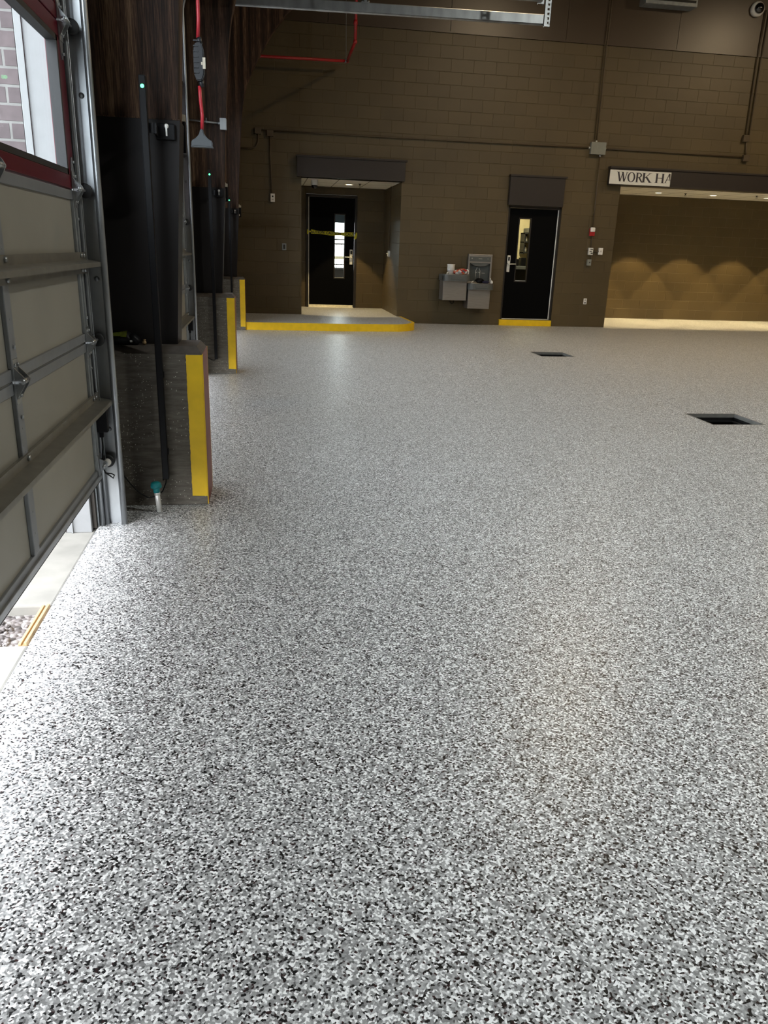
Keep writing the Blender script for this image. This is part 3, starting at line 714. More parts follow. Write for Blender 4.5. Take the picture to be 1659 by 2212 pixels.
p = P(440, 140); b = MB(); b.box((p.x - .003, yc - .027, p.z - .022), (p.x + .010, yc - .024, p.z + .026)).box((p.x - .010, yc - .027, p.z - .006), (p.x - .004, yc - .024, p.z + .006)); b.build('rating_label', m_cream, mod)
t0, b0 = P(437, 279), P(437, 318); zl = P(414, 302).z
b = MB(); xc = b0.x; W = .050
b.prism([(xc - W, b0.z), (xc - W, zl - .004), (xc - .033, zl + .004), (xc - .014, zl + .022), (xc - .007, t0.z - .008), (xc - .006, t0.z), (xc + .006, t0.z), (xc + .007, t0.z - .008), (xc + .014, zl + .022), (xc + .033, zl + .004), (xc + W, zl - .004), (xc + W, b0.z)], 'Y', yc - .017, yc + .017)
bmesh.ops.bevel(b.bm, geom=list(b.bm.edges), offset=.004, segments=2, affect='EDGES')
b.box((xc - W - .003, yc - .019, b0.z - .002), (xc + W + .003, yc + .019, b0.z + .003), .001)
for q in (-.03, 0, .03): b.box((xc + q - .006, yc - .020, b0.z + .004), (xc + q + .006, yc - .016, b0.z + .010))
b.build('three_way_connector', m_greyrub, root)

# ================================================================== RAISED STEP
zt = 0.13; xr = 2.775; yf = 13.99; R = .55
out = [(-.33, yf)]
for i in range(0, 11):
    a_ = PI / 2 * i / 10; out.append((xr - R + R * math.sin(a_), yf + .12 + R - R * math.cos(a_)))
out = [(-.33, yf - .03), (1.3, yf + .0)] + out[1:]
out.append((2.74, BW))
root = thing('raised_step', (0, yf, 0), 'raised flake floor step with rounded corner in front of the alcove', 'step')
def offs(pts, d):
    r_ = []
    for i, p in enumerate(pts):
        a = Vector(pts[max(i - 1, 0)]); c = Vector(pts[min(i + 1, len(pts) - 1)]); t_ = (c - a).normalized(); r_.append((p[0] + t_.y * d, p[1] - t_.x * d))
    return r_
b = MB(); poly = out + [(2.653, BW), (.722, BW), (-.86, BW), (-.86, yf + .35), (-.33, yf + .35)]
b.prism([(-.33, yf - .03)] + out[1:] + [(-.33, BW)], 'Z', 0.0, zt)
b.box((.722, BW, 0), (2.653, 18.0, zt)); b.box((-.86, yf + .36, 0), (-.33, BW, zt))
b.build('top', m_floor, root)
b = MB(); o1 = offs(out, .006)
inner = offs(out, -.045)
# vertical painted face + painted nosing at the rounded end
for (p, q), (s_, u) in zip(zip(out, out[1:]), zip(o1, o1[1:])):
    v = [b.bm.verts.new((x, y, z)) for (x, y), z in ((p, .002), (s_, .002), (s_, zt + .002), (p, zt + .002), (q, .002), (u, .002), (u, zt + .002), (q, zt + .002))]
    for f in ((0, 1, 2, 3), (4, 7, 6, 5), (1, 5, 6, 2), (3, 2, 6, 7), (0, 3, 7, 4), (0, 4, 5, 1)): b.bm.faces.new([v[i] for i in f])
for i in range(4, len(out) - 1):
    w0 = min(1, (i - 4) / 4); w1 = min(1, (i - 3) / 4)
    p, q = Vector(out[i]), Vector(out[i + 1]); pi_, qi = p + (Vector(inner[i]) - p) * w0, q + (Vector(inner[i + 1]) - q) * w1
    b.bm.faces.new([b.bm.verts.new((*x, zt + .002)) for x in (p, q, qi, pi_)])
b.build('yellow_curb_face', m_yel, root)

# ================================================================== DRAINS
def drain(i, label):
    x0, y0, x1, y1 = DRAINS[i]
    root = thing('floor_drain', (x0, y0, -.18), label, 'drain', 'open square floor drains')
    b = MB(); w = .012
    for a, c in (((x0, y0), (x1, y0 + w)), ((x0, y1 - w), (x1, y1)), ((x0, y0), (x0 + w, y1)), ((x1 - w, y0), (x1, y1))): b.box((a[0], a[1], -.035), (c[0], c[1], .0015))
    b.build('rim', m_water, root)
    b = MB(); d = -.18
    b.box((x0, y0, d), (x1, y1, d + .01)).box((x0 - .0, y0, d), (x0 + .01, y1, -.03)).box((x1 - .01, y0, d), (x1, y1, -.03)).box((x0, y0, d), (x1, y0 + .01, -.03)).box((x0, y1 - .01, d), (x1, y1, -.03))
    b.build('basin', m_drain, root)
    b = MB(); b.box((x0 + .01, y0 + .01, -.075), (x0 + .05, y1 - .01, -.065)).box((x1 - .05, y0 + .01, -.075), (x1 - .01, y1 - .01, -.065)).box((x0 + .05, y1 - .05, -.075), (x1 - .05, y1 - .01, -.065)).box((x0 + .05, y0 + .01, -.075), (x1 - .05, y0 + .05, -.065))
    b.build('ledge', m_drain, root)
drain(0, 'open square floor drain nearer the camera on the right'); drain(1, 'open square floor drain farther back, ahead of the black door')

# ================================================================== SHUTTER HOUSINGS
def housing(x0, x1, z0, z1, d, label, lip=True):
    root = thing('shutter_housing', ((x0 + x1) / 2, BW, z0), label, 'housing')
    b = MB(); b.box((x0, BW - d, z0), (x1, BW, z1 - .02), .004).box((x0 + .02, BW - d - .006, z0 - .0), (x1 - .02, BW - d, z0 + .02), .002); b.build('cover', m_brown, root)
    b = MB(); b.box((x0 - .012, BW - d - .02, z1 - .035), (x1 + .03, BW, z1), .004); b.build('top_lip', m_brown, root)
    return root
housing(.640, 2.695, 2.655, 3.030, .13, 'wide brown shutter housing above the alcove with the taped door')
housing(4.795, 5.915, 2.328, 2.885, .10, 'tall brown shutter housing above the black door by the fountain')
housing(6.82, 14.15, 2.785, 3.125, .12, 'long dark brown shutter housing carrying the paper sign')

# ------------------------------------------------------------------ paper sign
ysn = BW - .12 - .007
q = lambda px, py: at(px, py, 'Y', ysn)
s1, s2, s3, s4 = q(1319, 366), q(1451, 373), q(1446, 403), q(1315, 397)
x0, x1, z0, z1 = (s1.x + s4.x) / 2, (s2.x + s3.x) / 2, (s3.z + s4.z) / 2, (s1.z + s2.z) / 2
root = thing('paper_sign', (x0, ysn, z0), 'white paper sign with cut off words WORK HA on brown housing', 'sign')
b = MB(); b.box((x0, ysn - .001, z0), (x1, ysn + .001, z1)); b.build('sheet', m_sheet, root)
def glyph(ch):
    """serif capitals as polygons in a unit-high box: returns polygons and width"""
    P_ = []; T, t = .20, .085; s = .05
    def quad(a, b_, w): P_.append([(a[0] - w / 2, a[1]), (a[0] + w / 2, a[1]), (b_[0] + w / 2, b_[1]), (b_[0] - w / 2, b_[1])])
    def serif(x, y, w=.34): P_.append([(x - w / 2, y - s / 2 if y > .5 else y), (x + w / 2, y - s / 2 if y > .5 else y), (x + w / 2, y if y > .5 else y + s / 2), (x - w / 2, y if y > .5 else y + s / 2)])
    def ring(cx, cy, rx, ry, wx, wy, a0, a1, n=22):
        for i in range(n):
            u, v = a0 + (a1 - a0) * i / n, a0 + (a1 - a0) * (i + 1) / n
            P_.append([(cx + rx * math.cos(u), cy + ry * math.sin(u)), (cx + rx * math.cos(v), cy + ry * math.sin(v)), (cx + (rx - wx) * math.cos(v), cy + (ry - wy) * math.sin(v)), (cx + (rx - wx) * math.cos(u), cy + (ry - wy) * math.sin(u))])
    if ch == 'W':
        quad((.42, 0), (.14, 1), T); quad((.44, 0), (.66, 1), t); quad((.90, 0), (.64, 1), T); quad((.92, 0), (1.16, 1), t)
        for x in (.14, .62, 1.16): serif(x, 1, .36)
        w = 1.3
    elif ch == 'O': ring(.5, .5, .48, .52, T, .07, 0, 2 * PI, 36); w = 1.0
    elif ch == 'R':
        quad((.22, 0), (.22, 1), T); serif(.22, 1); serif(.22, 0, .4); ring(.42, .745, .36, .255, T * .9, .07, -PI / 2, PI / 2, 16)
        P_.append([(.22, .93), (.42, .93), (.42, 1), (.22, 1)]); P_.append([(.22, .49), (.42, .49), (.42, .56), (.22, .56)]); quad((.85, 0), (.45, .52), T * 1.05); serif(.88, 0, .26); w = .98
    elif ch == 'K':
        quad((.22, 0), (.22, 1), T); serif(.22, 1, .4); serif(.22, 0, .4); quad((.28, .42), (.80, 1), t * 1.1); quad((.86, 0), (.44, .60), T * 1.05); serif(.80, 1, .34); serif(.88, 0, .34); w = 1.05
    elif ch == 'H':
        for x in (.22, .86): quad((x, 0), (x, 1), T); serif(x, 1, .4); serif(x, 0, .4)
        P_.append([(.3, .47), (.8, .47), (.8, .54), (.3, .54)]); w = 1.08
    elif ch == 'A':
        quad((.12, 0), (.48, 1), t); quad((.86, 0), (.48, 1), T); P_.append([(.24, .30), (.72, .30), (.72, .36), (.24, .36)]); serif(.12, 0, .3); serif(.86, 0, .36); w = 1.0
    return P_, w
def letter(ch, ax0, az0, aw, ah, clip=None):
    P_, w = glyph(ch); b = MB()
    for ip, poly in enumerate(P_):
        pts = [(ax0 + (u / w) * aw, az0 + v * ah) for u, v in poly]
        if clip is not None: pts = [(min(x, clip), z) for x, z in pts]
        try:
            vs = [b.bm.verts.new((x, ysn - .0018 - .00006 * ip, z)) for x, z in pts]; b.bm.faces.new(vs)
        except ValueError: pass
    b.build('letter', m_letter, root)
m_letter = M('sign_ink', (.035, .03, .038), .6)
def zoom6(x, y): return q(1300 + x / 4.621, 340 + y / 4.621)
for ch, xa, xb, yt, yb_ in (('W', 146, 258, 143, 240), ('O', 250, 332, 149, 246), ('R', 330, 412, 154, 250), ('K', 392, 503, 157, 252), ('H', 524, 626, 161, 256), ('A', 622, 716, 163, 258)):
    a, c = zoom6((xa - 3), yb_), zoom6(xb - 3, yt)
    m_ = zoom6((xa + xb) / 2, (yt + yb_) / 2); hh = abs(zoom6(xa, yt).z - zoom6(xa, yb_).z)
    letter(ch, a.x, m_.z - hh / 2, (zoom6(xb, 200).x - zoom6(xa, 200).x), hh, x1 - .002 if ch == 'A' else None)

# ================================================================== HINGED DOORS
def swing_door(name, x0, x1, z0, z1, y, hinge_right, win, label, thresh):
    root = thing(name, ((x0 + x1) / 2, y, z0), label, 'door', None, 'structure')
    fw = .05
    b = MB(); b.box((x0 - fw, y - .02, z0), (x0, y + .14, z1 + fw), .003).box((x1, y - .02, z0), (x1 + fw, y + .14, z1 + fw), .003).box((x0 - fw, y - .02, z1), (x1 + fw, y + .14, z1 + fw), .003); b.build('frame', m_frame, root)
    wx0, wx1, wz0, wz1 = win; yl, y2 = y + .03, y + .075
    b = MB(); zb = z0 + .012
    for a in ((x0 + .004, zb, wx0, z1 - .004), (wx1, zb, x1 - .004, z1 - .004), (wx0, zb, wx1, wz0), (wx0, wz1, wx1, z1 - .004)): b.box((a[0], yl, a[1]), (a[2], y2, a[3]))
    leaf = b.build('leaf', m_blackdoor, root)
    b = MB(); e = .022
    b.box((wx0 - e, yl - .008, wz0 - e), (wx0, yl + .001, wz1 + e)).box((wx1, yl - .008, wz0 - e), (wx1 + e, yl + .001, wz1 + e)).box((wx0, yl - .008, wz1), (wx1, yl + .001, wz1 + e)).box((wx0, yl - .008, wz0 - e), (wx1, yl + .001, wz0)); b.build('window_trim', m_frame, leaf)
    b = MB(); b.box((wx0, yl + .004, wz0), (wx1, yl + .006, wz0 + .008)); b.build('window_bead', m_alu, leaf)
    b = MB(); b.box((wx0, yl + .018, wz0), (wx1, yl + .024, wz1)); b.build('window_pane', m_glass2, leaf)
    hx = x1 - .002 if hinge_right else x0 + .002
    b = MB(); b.box((hx - .012, yl - .020, z0 + .02), (hx + .012, yl + .001, z1 - .01), .004); b.build('continuous_hinge', m_hinge, root)
    # lever lock
    kx = x0 + .062 if hinge_right else x1 - .065
    s_ = 1 if hinge_right else -1; zc = z0 + 1.09
    b = MB(); b.box((kx - .032, yl - .022, zc - .155), (kx + .032, yl, zc + .015), .008).box((kx - .034, yl - .030, zc + .015), (kx + .034, yl, zc + .165), .010); lk = b.build('lock_case', m_alu, root)
    b = MB(); b.box((kx - .017, yl - .033, zc + .065), (kx + .017, yl - .029, zc + .14)); b.build('keypad', m_black, lk)
    b = MB(); b.cyl((kx, yl - .02, zc), (kx, yl - .07, zc), .016, 14).tube([(kx, yl - .06, zc), (kx + s_ * .03, yl - .066, zc + .002), (kx + s_ * .145, yl - .062, zc + .004)], .010, 10); b.build('lever', m_alu, lk)
    if thresh: b = MB(); b.box((x0 + .012, yl - .022, z0 + .004), (x1 - .012, yl, z0 + .055), .003).box((x0, y - .04, z0 - .004), (x1, y + .1, z0 + .008), .002); b.build('threshold', M('bright_threshold', (.88, .84, .70), .5), root)
    else: b = MB(); b.box((x0, yl - .03, z0 - .002), (x1, y2, z0 + .012), .002); b.build('threshold', m_alu, root)
    return root
swing_door('door_1', .972, 1.988, .13, 2.445, 17.99, False, (1.56, 1.763, .775, 2.10), 'black door with narrow window and caution tape in the alcove', True)
swing_door('door_2', 4.872, 5.900, .125, 2.285, 15.94, True, (5.105, 5.330, .89, 2.085), 'black door with narrow window above a yellow step', False)
b = MB(); b.box((4.80, BW - .055, 0), (5.925, BW + .001, .118), .004)
tag(own_origin(b.build('door_step', m_yel), (5.36, BW - .03, 0)), 'yellow painted step below the black door', 'step')

# caution tape
yt = 17.965
root = thing('caution_tape', (1.48, yt, 1.66), 'yellow caution tape stretched across the alcove door', 'tape')
A1, A2 = at(672, 500, 'Y', yt), at(764, 506.5, 'Y', yt); Bw = .084
b = MB(); n = 16; top_ = []; bot_ = []
for i in range(n + 1):
    u = i / n; x = A1.x + (A2.x - A1.x) * u; z = A1.z + (A2.z - A1.z) * u - .012 * math.sin(PI * u)
    w = Bw * (1 - .25 * math.sin(u * 7) ** 2); yy = yt + .003 * math.sin(u * 9)
    top_.append(b.bm.verts.new((x, yy, z + w / 2))); bot_.append(b.bm.verts.new((x, yy - .002, z - w / 2)))
for i in range(n): b.bm.faces.new((bot_[i], bot_[i + 1], top_[i + 1], top_[i]))
b.build('band', m_tape, root)
b = MB(); b.blob((A1.x - .075, yt + .004, A1.z - .012), .018, .008, .055, 2, .35, 3).blob((A1.x - .02, yt + .002, A1.z), .035, .006, .018, 2, .3, 5); b.build('left_knot', m_tape, root)
b = MB(); b.blob((A2.x + .045, yt + .002, A2.z - .045), .032, .010, .055, 3, .4, 6).blob((A2.x + .062, yt + .002, A2.z + .0), .020, .010, .045, 2, .4, 8); b.build('right_tail', m_tape, root)
tx = lambda s, px, wpx: text_mesh(s, .078, 'lettering', m_ink, root, (at(px, 505, 'Y', yt).x, yt - .006, A1.z + (A2.z - A1.z) * ((px - 672) / 92) - .034), sx=wpx * .83)
tx('AUTION', 671, 1.22); tx('CAUTION', 704.5, 1.12); tx('CAUT', 745.5, 1.22)

# exterior seen through the alcove door window
root = thing('railing', (1.6, 20.6, .10), 'dark metal railing outside, seen through the alcove door window', 'railing')
b = MB(); b.box((0, 20.58, 1.60), (4, 20.62, 1.63)).box((0, 20.58, 1.49), (4, 20.61, 1.525)).box((0, 20.58, 1.0), (4, 20.61, 1.03)).box((.3, 20.57, .1), (.34, 20.61, 1.6)).box((3.6, 20.57, .1), (3.64, 20.61, 1.6)); b.build('rail', m_frame, root)
b = MB()
for i in range(34): b.box((.02 + i * .12, 20.59, .1), (.035 + i * .12, 20.605, 1.5))
b.build('balusters', m_frame, root)
b = MB(); b.box((.5, 20.0, 1.15), (4, 20.12, 1.22), .005).box((.6, 20.02, .1), (.7, 20.1, 1.15)).box((3.6, 20.02, .1), (3.7, 20.1, 1.15))
tag(own_origin(b.build('beige_bench', M('beige_board', (.42, .36, .22), .7)), (2, 20.06, .1)), 'pale beige board outside behind the alcove door window', 'bench')
b = MB(); b.box((-.5, 18.21, 2.32), (4.5, 18.7, 2.45)).box((-.5, 18.6, 1.955), (4.5, 18.7, 2.32)); tag(own_origin(b.build('canopy', M('canopy_grey', (.05, .07, .09), .7)), (2, 19, 2.32)), 'grey canopy edge outside, topmost in the alcove door window', 'canopy')
b = MB(); b.box((.72, 19.2, .10), (2.9, 19.45, .93), .02).box((.69, 19.17, .93), (2.93, 19.48, .965), .008)
tag(own_origin(b.build('low_wall', m_frame), (1.8, 19.3, .1)), 'dark low wall outside, bottom of the alcove door window', 'low wall')

# little room behind the second door
b = MB(); X0, X1, Y0, Y1 = 3.4, 6.9, BW + .2, 18.3
b.box((X0, Y1, 0), (X1, Y1 + .1, 2.9)); struct(b.build('wall_store_back', m_cream_wall))
b = MB(); b.box((X0 - .1, Y0, 0), (X0, Y1, 2.9)); struct(b.build('wall_store_left', m_cream_wall))
b = MB(); b.box((X1, Y0, 0), (X1 + .02, Y1, 2.9)); struct(b.build('wall_store_right', m_cream_wall))
b = MB(); b.box((X0, Y0, 2.8), (X1, Y1, 2.9)); struct(b.build('ceiling_store', m_cream_wall))
b = MB(); b.box((X0, Y0, -.1), (X1, Y1, .12)); struct(b.build('floor_store', m_conc))
root = thing('wall_shelf', (6.1, Y1 - .2, 1.9), 'dark wall shelf holding pale bottles, seen through the black door window', 'shelf')
b = MB()
for zz in (1.86, 1.67, 1.44): b.box((5.90, Y1 - .34, zz), (6.7, Y1, zz + .022))
for xx in (5.90, 6.68): b.box((xx, Y1 - .3, 1.42), (xx + .02, Y1, 1.88))
b.build('boards', m_ink, root)
for j, zz in enumerate((1.692, 1.462)):
    for i in range(7):
        x = 5.97 + i * .085
        if x > 6.64: break
        bt = thing('spray_bottle', (x, Y1 - .2, zz), 'cream bottle with black cap on the store room ' + ('upper' if j == 0 else 'lower') + ' shelf', 'bottle', ('bottles on the upper store room shelf', 'bottles on the lower store room shelf')[j])
        b = MB(); b.lathe((x, Y1 - .2, zz), 'Z', [(0, .033), (.085, .033), (.11, .016), (.12, .013)], 14); b.build('body', m_white, bt)
        b = MB(); b.lathe((x, Y1 - .2, zz + .12), 'Z', [(0, .016), (.022, .015), (.03, .010)], 12).box((x - .032, Y1 - .208, zz + .137), (x + .01, Y1 - .192, zz + .152)); b.build('cap', m_black, bt)
b = MB(); b.box((5.95, Y1 - .36, 1.884), (6.5, Y1 - .02, 1.985), .01); tag(own_origin(b.build('storage_bin', M('bin_grey', (.10, .10, .09), .6)), (6.3, Y1 - .2, 1.884)), 'grey bin on the top shelf in the store room', 'bin')
root = thing('work_counter', (5.9, Y1 - .4, .12), 'grey counter with dark cabinet behind the black door window', 'counter')
b = MB(); b.box((5.3, Y1 - .75, 1.09), (6.85, Y1, 1.16), .005); b.build('worktop', m_rail, root)
b = MB(); b.box((5.35, Y1 - .68, .12), (6.8, Y1, 1.09), .005); b.build('cabinet', m_drain, root)
b = MB(); b.box((5.7, Y1 - .69, .75), (6.3, Y1 - .68, .765)).box((5.78, Y1 - .69, .4), (5.80, Y1 - .68, .7)); b.build('handle', m_alu, root)
for i, (x, w_, h_) in enumerate(((5.62, .13, .15), (5.80, .12, .18), (6.0, .15, .13), (6.22, .12, .16))):
    b = MB(); b.box((x, Y1 - .5, 1.16), (x + w_, Y1 - .3, 1.16 + h_), .01)
    tag(own_origin(b.build('black_case', m_black), (x, Y1 - .4, 1.16)), 'small black case on the store room counter', 'case', 'cases on the store room counter')

# ================================================================== BACK WALL FITTINGS
Wp = lambda px, py, d=0.0: at(px, py, 'Y', BW - d)
# long horizontal surface conduit and its boxes
root = thing('surface_conduit', (3.2, BW, 3.42), 'brown painted conduit running along the back wall above the doors', 'conduit')
b = MB(); r_c = .013
b.tube([(-.06, BW - .03, 3.415), (2.0, BW - .03, 3.42), (4.5, BW - .03, 3.43), (6.535, BW - .03, 3.44)], r_c, 10).tube([(6.67, BW - .03, 3.44), (8.2, BW - .03, 3.435), (9.70, BW - .03, 3.43)], r_c, 10)
b.tube([(-.06, BW - .03, 3.415), (-.07, BW - .03, 3.35), (-.075, BW - .03, 3.22), (-.12, BW - .03, 3.13), (-.2, BW - .03, 3.10), (-.42, BW - .03, 3.10)], .012, 10)
b.build('pipe', m_conduit, root)
for x, zz in ((-.075, 3.40), (.145, 3.37)):
    b = MB(); b.box((x - .06, BW - .06, zz - .05), (x + .06, BW, zz + .055), .006); b.build('conduit_body', m_conduit, root)
b = MB(); b.tube([(.145, BW - .03, 3.34), (.15, BW - .03, 2.9), (.168, BW - .03, 2.33)], r_c, 10)
tag(own_origin(b.build('drop_conduit', m_conduit), (.155, BW - .03, 2.33)), 'brown conduit dropping to the white outlet left of the alcove', 'conduit')
# grey junction box
root = thing('grey_junction_box', (6.56, BW, 3.33), 'square grey junction box on the back wall where conduits meet', 'junction box')
a, c = at(1279, 306, 'Y', BW - .09), at(1307, 334.5, 'Y', BW - .09)
b = MB(); b.box((a.x, BW - .085, c.z + .004), (c.x, BW, a.z - .004), .003); b.build('case', m_boxgrey, root)
b = MB(); b.box((a.x - .004, BW - .092, c.z), (c.x + .004, BW - .084, a.z), .002); b.build('cover', m_boxgrey, root)
b = MB()
for p_, q_ in (((a.x - .03, 3.44), (a.x, 3.44)), ((c.x, 3.44), (c.x + .03, 3.44)), ((6.49, a.z), (6.49, a.z + .03)), ((6.60, c.z), (6.60, c.z - .03))):
    b = MB(); b.cyl((p_[0], BW - .03, p_[1]), (q_[0], BW - .03, q_[1]), .018, 10); b.build('connector', m_alu, root)
xj = 6.49
b = MB(); b.tube([(xj, BW - .03, 3.57), (xj, BW - .03, 4.6), (xj - .01, BW - .03, 5.18), (xj - .01, BW - .06, 5.30), (xj - .01, BW - .06, 8.0)], r_c, 10).tube([(xj - .04, BW - .02, 3.60), (xj - .045, BW - .02, 5.18), (xj - .045, BW - .045, 5.3), (xj - .045, BW - .045, 8.0)], .008, 8)
tag(own_origin(b.build('riser_conduit', m_conduit), (xj, BW - .03, 3.57)), 'brown conduit rising from the grey junction box to the roof', 'conduit')
xs_ = 6.60
b = MB(); b.tube([(xs_, BW - .03, 3.30), (xs_ + .01, BW - .03, 2.6), (xs_ + .015, BW - .03, 1.95)], r_c, 10).tube([(xs_ + .03, BW - .02, 1.85), (xs_ + .03, BW - .02, 1.58)], .010, 8)
for zz in (2.62, 2.22): b.box((xs_ - .0, BW - .04, zz), (xs_ + .035, BW, zz + .02))
tag(own_origin(b.build('drop_conduit', m_conduit), (xs_, BW - .03, 1.58)), 'brown conduit dropping from grey junction box to the fire strobe', 'conduit')
# camera conduits at right
root = thing('camera_conduit', (9.65, BW, 3.4), 'pair of brown conduits running up to the dome camera at right', 'conduit')
b = MB(); b.tube([(9.70, BW - .03, 3.44), (9.66, BW - .03, 3.76)], r_c, 10).tube([(9.63, BW - .03, 3.80), (9.60, BW - .03, 5.15), (9.60, BW - .055, 5.28), (9.60, BW - .055, 6.0)], r_c, 10).tube([(9.70, BW - .03, 3.80), (9.68, BW - .03, 5.15), (9.68, BW - .055, 5.28), (9.70, BW - .055, 8.0)], r_c, 10); b.build('pipe', m_conduit, root)
for x, zz in ((9.71, 3.41), (9.64, 3.77)): b = MB(); b.box((x - .07, BW - .07, zz - .06), (x + .06, BW, zz + .06), .006); b.build('conduit_body', m_conduit, root)
# dome camera
p = at(1640, 18, 'Y', BW - .12)
root = thing('dome_camera', (p.x, BW - .02, p.z), 'white dome security camera with black bubble high at right', 'camera')
b = MB(); b.lathe((p.x, BW - .02, p.z), 'Y', [(0, .125), (-.05, .13), (-.09, .12), (-.10, .095)], 32); b.build('housing', m_white, root)
b = MB(); b.lathe((p.x, BW - .02, p.z), 'Y', [(-.095, .094), (-.13, .088), (-.16, .066), (-.178, .036), (-.183, .004)], 32); b.build('bubble', M('smoked_dome', (.004, .004, .004), .06, coat=1), root)
# vent high on the panel
a, c = at(1395, 6, 'Y', BW - .3), at(1508, 6, 'Y', BW - .3)
root = thing('wall_vent', (a.x, BW - .02, a.z), 'dark metal vent box at the top edge, above the smooth panel', 'vent')
b = MB(); b.box((a.x, BW - .30, a.z), (c.x, BW - .02, a.z + .6), .01); b.build('casing', m_galvd, root)
b = MB()
for i in range(6): b.box((a.x + .04, BW - .31, a.z + .06 + i * .09), (c.x - .04, BW - .30, a.z + .10 + i * .09))
b.build('louver', m_drain, root)

def plate(name, px, py, w, h, mat, label, cat, parts=(), d=.012, group=None, base=0.0):
    p = Wp(px, py, d)
    root = thing(name, (p.x, BW - base, p.z - h / 2), label, cat, group)
    b = MB(); b.box((p.x - w / 2, BW - base - d, p.z - h / 2), (p.x + w / 2, BW - base, p.z + h / 2), .003); b.build('plate', mat, root)
    for nm, dx, dz, pw, ph, m_, dd in parts:
        b = MB(); b.box((p.x + dx - pw / 2, BW - base - d - dd, p.z + dz - ph / 2), (p.x + dx + pw / 2, BW - base - d + .001, p.z + dz + ph / 2), min(.002, dd / 3)); b.build(nm, m_, root)
    return root
plate('wall_outlet', 589, 427, .082, .145, m_white, 'white outlet box at the end of conduit left of the alcove', 'outlet', (('socket', 0, .022, .03, .03, m_ink, .001), ('socket', 0, -.03, .035, .022, m_inkg, .002)), d=.05)
plate('switch_plate', 614, 533, .08, .125, m_galvd, 'small metal wall plate low left of the alcove', 'switch', (('rocker', 0, 0, .04, .08, m_frame, .002),))
plate('wall_outlet', 1264, 651, .072, .118, m_white, 'white outlet low on the wall between black door and corridor', 'outlet', (('socket', .0, .025, .03, .03, m_inkg, .002), ('socket', 0, -.03, .035, .02, m_ink, .002)))
plate('wall_outlet', 1298, 543, .085, .13, m_white, 'white outlet box at right end of a short conduit, beside the switches', 'outlet', (('socket', 0, .0, .03, .03, m_inkg, .002),), d=.045)
plate('switch_box', 1276.5, 543, .095, .135, m_alu, 'metal switch box with dark switches below the fire strobe', 'switch', (('switch', .012, .04, .055, .018, m_ink, .003), ('switch', -.005, .0, .05, .016, m_ink, .004), ('switch', .02, -.035, .045, .024, m_ink, .003)), d=.05)
plate('switch_box', 1273, 567, .085, .118, m_boxgrey, 'small grey box with round key switch, lowest below the strobe', 'switch', (('key_switch', .008, 0, .026, .026, m_ink, .004),), d=.05)
b = MB(); zz = Wp(1287, 543).z; b.cyl((6.69, BW - .025, zz), (6.83, BW - .025, zz), .013, 8); b.cyl((6.655, BW - .025, zz - .065), (6.655, BW - .025, zz - .165), .012, 8)
tag(own_origin(b.build('short_conduit', m_conduit), (6.7, BW - .025, zz - .1)), 'short brown conduit linking the switch boxes', 'conduit')
# strobe
p = Wp(1280, 500, .05)
root = thing('fire_strobe', (p.x, BW, p.z - .09), 'white and red fire alarm strobe right of the black door', 'fire alarm')
b = MB(); b.box((p.x - .055, BW - .05, p.z - .085), (p.x + .055, BW, p.z + .06), .006); b.build('base', m_red, root)
b = MB(); b.box((p.x - .05, BW - .075, p.z - .005), (p.x + .05, BW - .03, p.z + .075), .015); b.build('lens', m_white, root)

# alcove: switch on side wall, dome camera, downlight, sprinkler
xw = 2.653; p = at(840, 548, 'X', xw - .02)
root = thing('switch_box', (xw, p.y, p.z - .06), 'small metal switch box on the right side wall of the alcove', 'switch')
b = MB(); b.box((xw - .045, p.y - .04, p.z - .06), (xw, p.y + .04, p.z + .06), .003); b.build('box', m_alu, root)
b = MB(); b.box((xw - .075, p.y - .006, p.z - .01), (xw - .043, p.y + .006, p.z + .014), .002).box((xw - .052, p.y - .015, p.z - .045), (xw - .044, p.y + .012, p.z - .02)); b.build('toggle', m_white, root)
b = MB(); b.tube([(xw - .02, p.y, p.z + .06), (xw - .02, p.y, 2.655)], .010, 8); tag(own_origin(b.build('drop_conduit', m_conduit), (xw - .02, p.y, p.z + .06)), 'thin brown conduit down the alcove side wall', 'conduit')
zc = 2.655; p = at(681, 386, 'Z', zc)
root = thing('dome_camera', (p.x, 16.35, zc), 'small white camera with black bubble under the alcove ceiling', 'camera')
b = MB(); b.lathe((p.x, 16.35, zc), 'Z', [(0, .068), (-.085, .068), (-.10, .06)], 24); b.build('housing', m_white, root)
b = MB(); b.lathe((p.x, 16.35, zc), 'Z', [(-.095, .062), (-.13, .056), (-.155, .035), (-.163, .003)], 24); b.build('bubble', M('smoked_dome2', (.004, .004, .004), .1), root)
def downlight(x, y, zc, label, energy, size, group):
    root = thing('recessed_downlight', (x, y, zc), label, 'ceiling light', group)
    b = MB(); b.lathe((x, y, zc), 'Z', [(0, .10), (-.006, .10), (-.008, .09), (-.004, .078), (0, .078)], 28); b.build('trim_ring', m_white, root)
    b = MB(); b.lathe((x, y, zc), 'Z', [(-.001, .076), (-.003, .07), (-.004, .01)], 24); b.build('lens', m_lens, root)
    l = bpy.data.lights.new('downlight_beam', 'SPOT'); l.energy = energy; l.color = (1.0, .76, .38); l.spot_size = math.radians(size); l.spot_blend = .12; l.shadow_soft_size = .035
    o = bpy.data.objects.new('downlight_beam', l); C.objects.link(o); o.location = (0, 0, -.02); o.parent = root
downlight(1.76, 17.12, 2.655, 'round recessed light in the alcove ceiling', 210, 68, None)
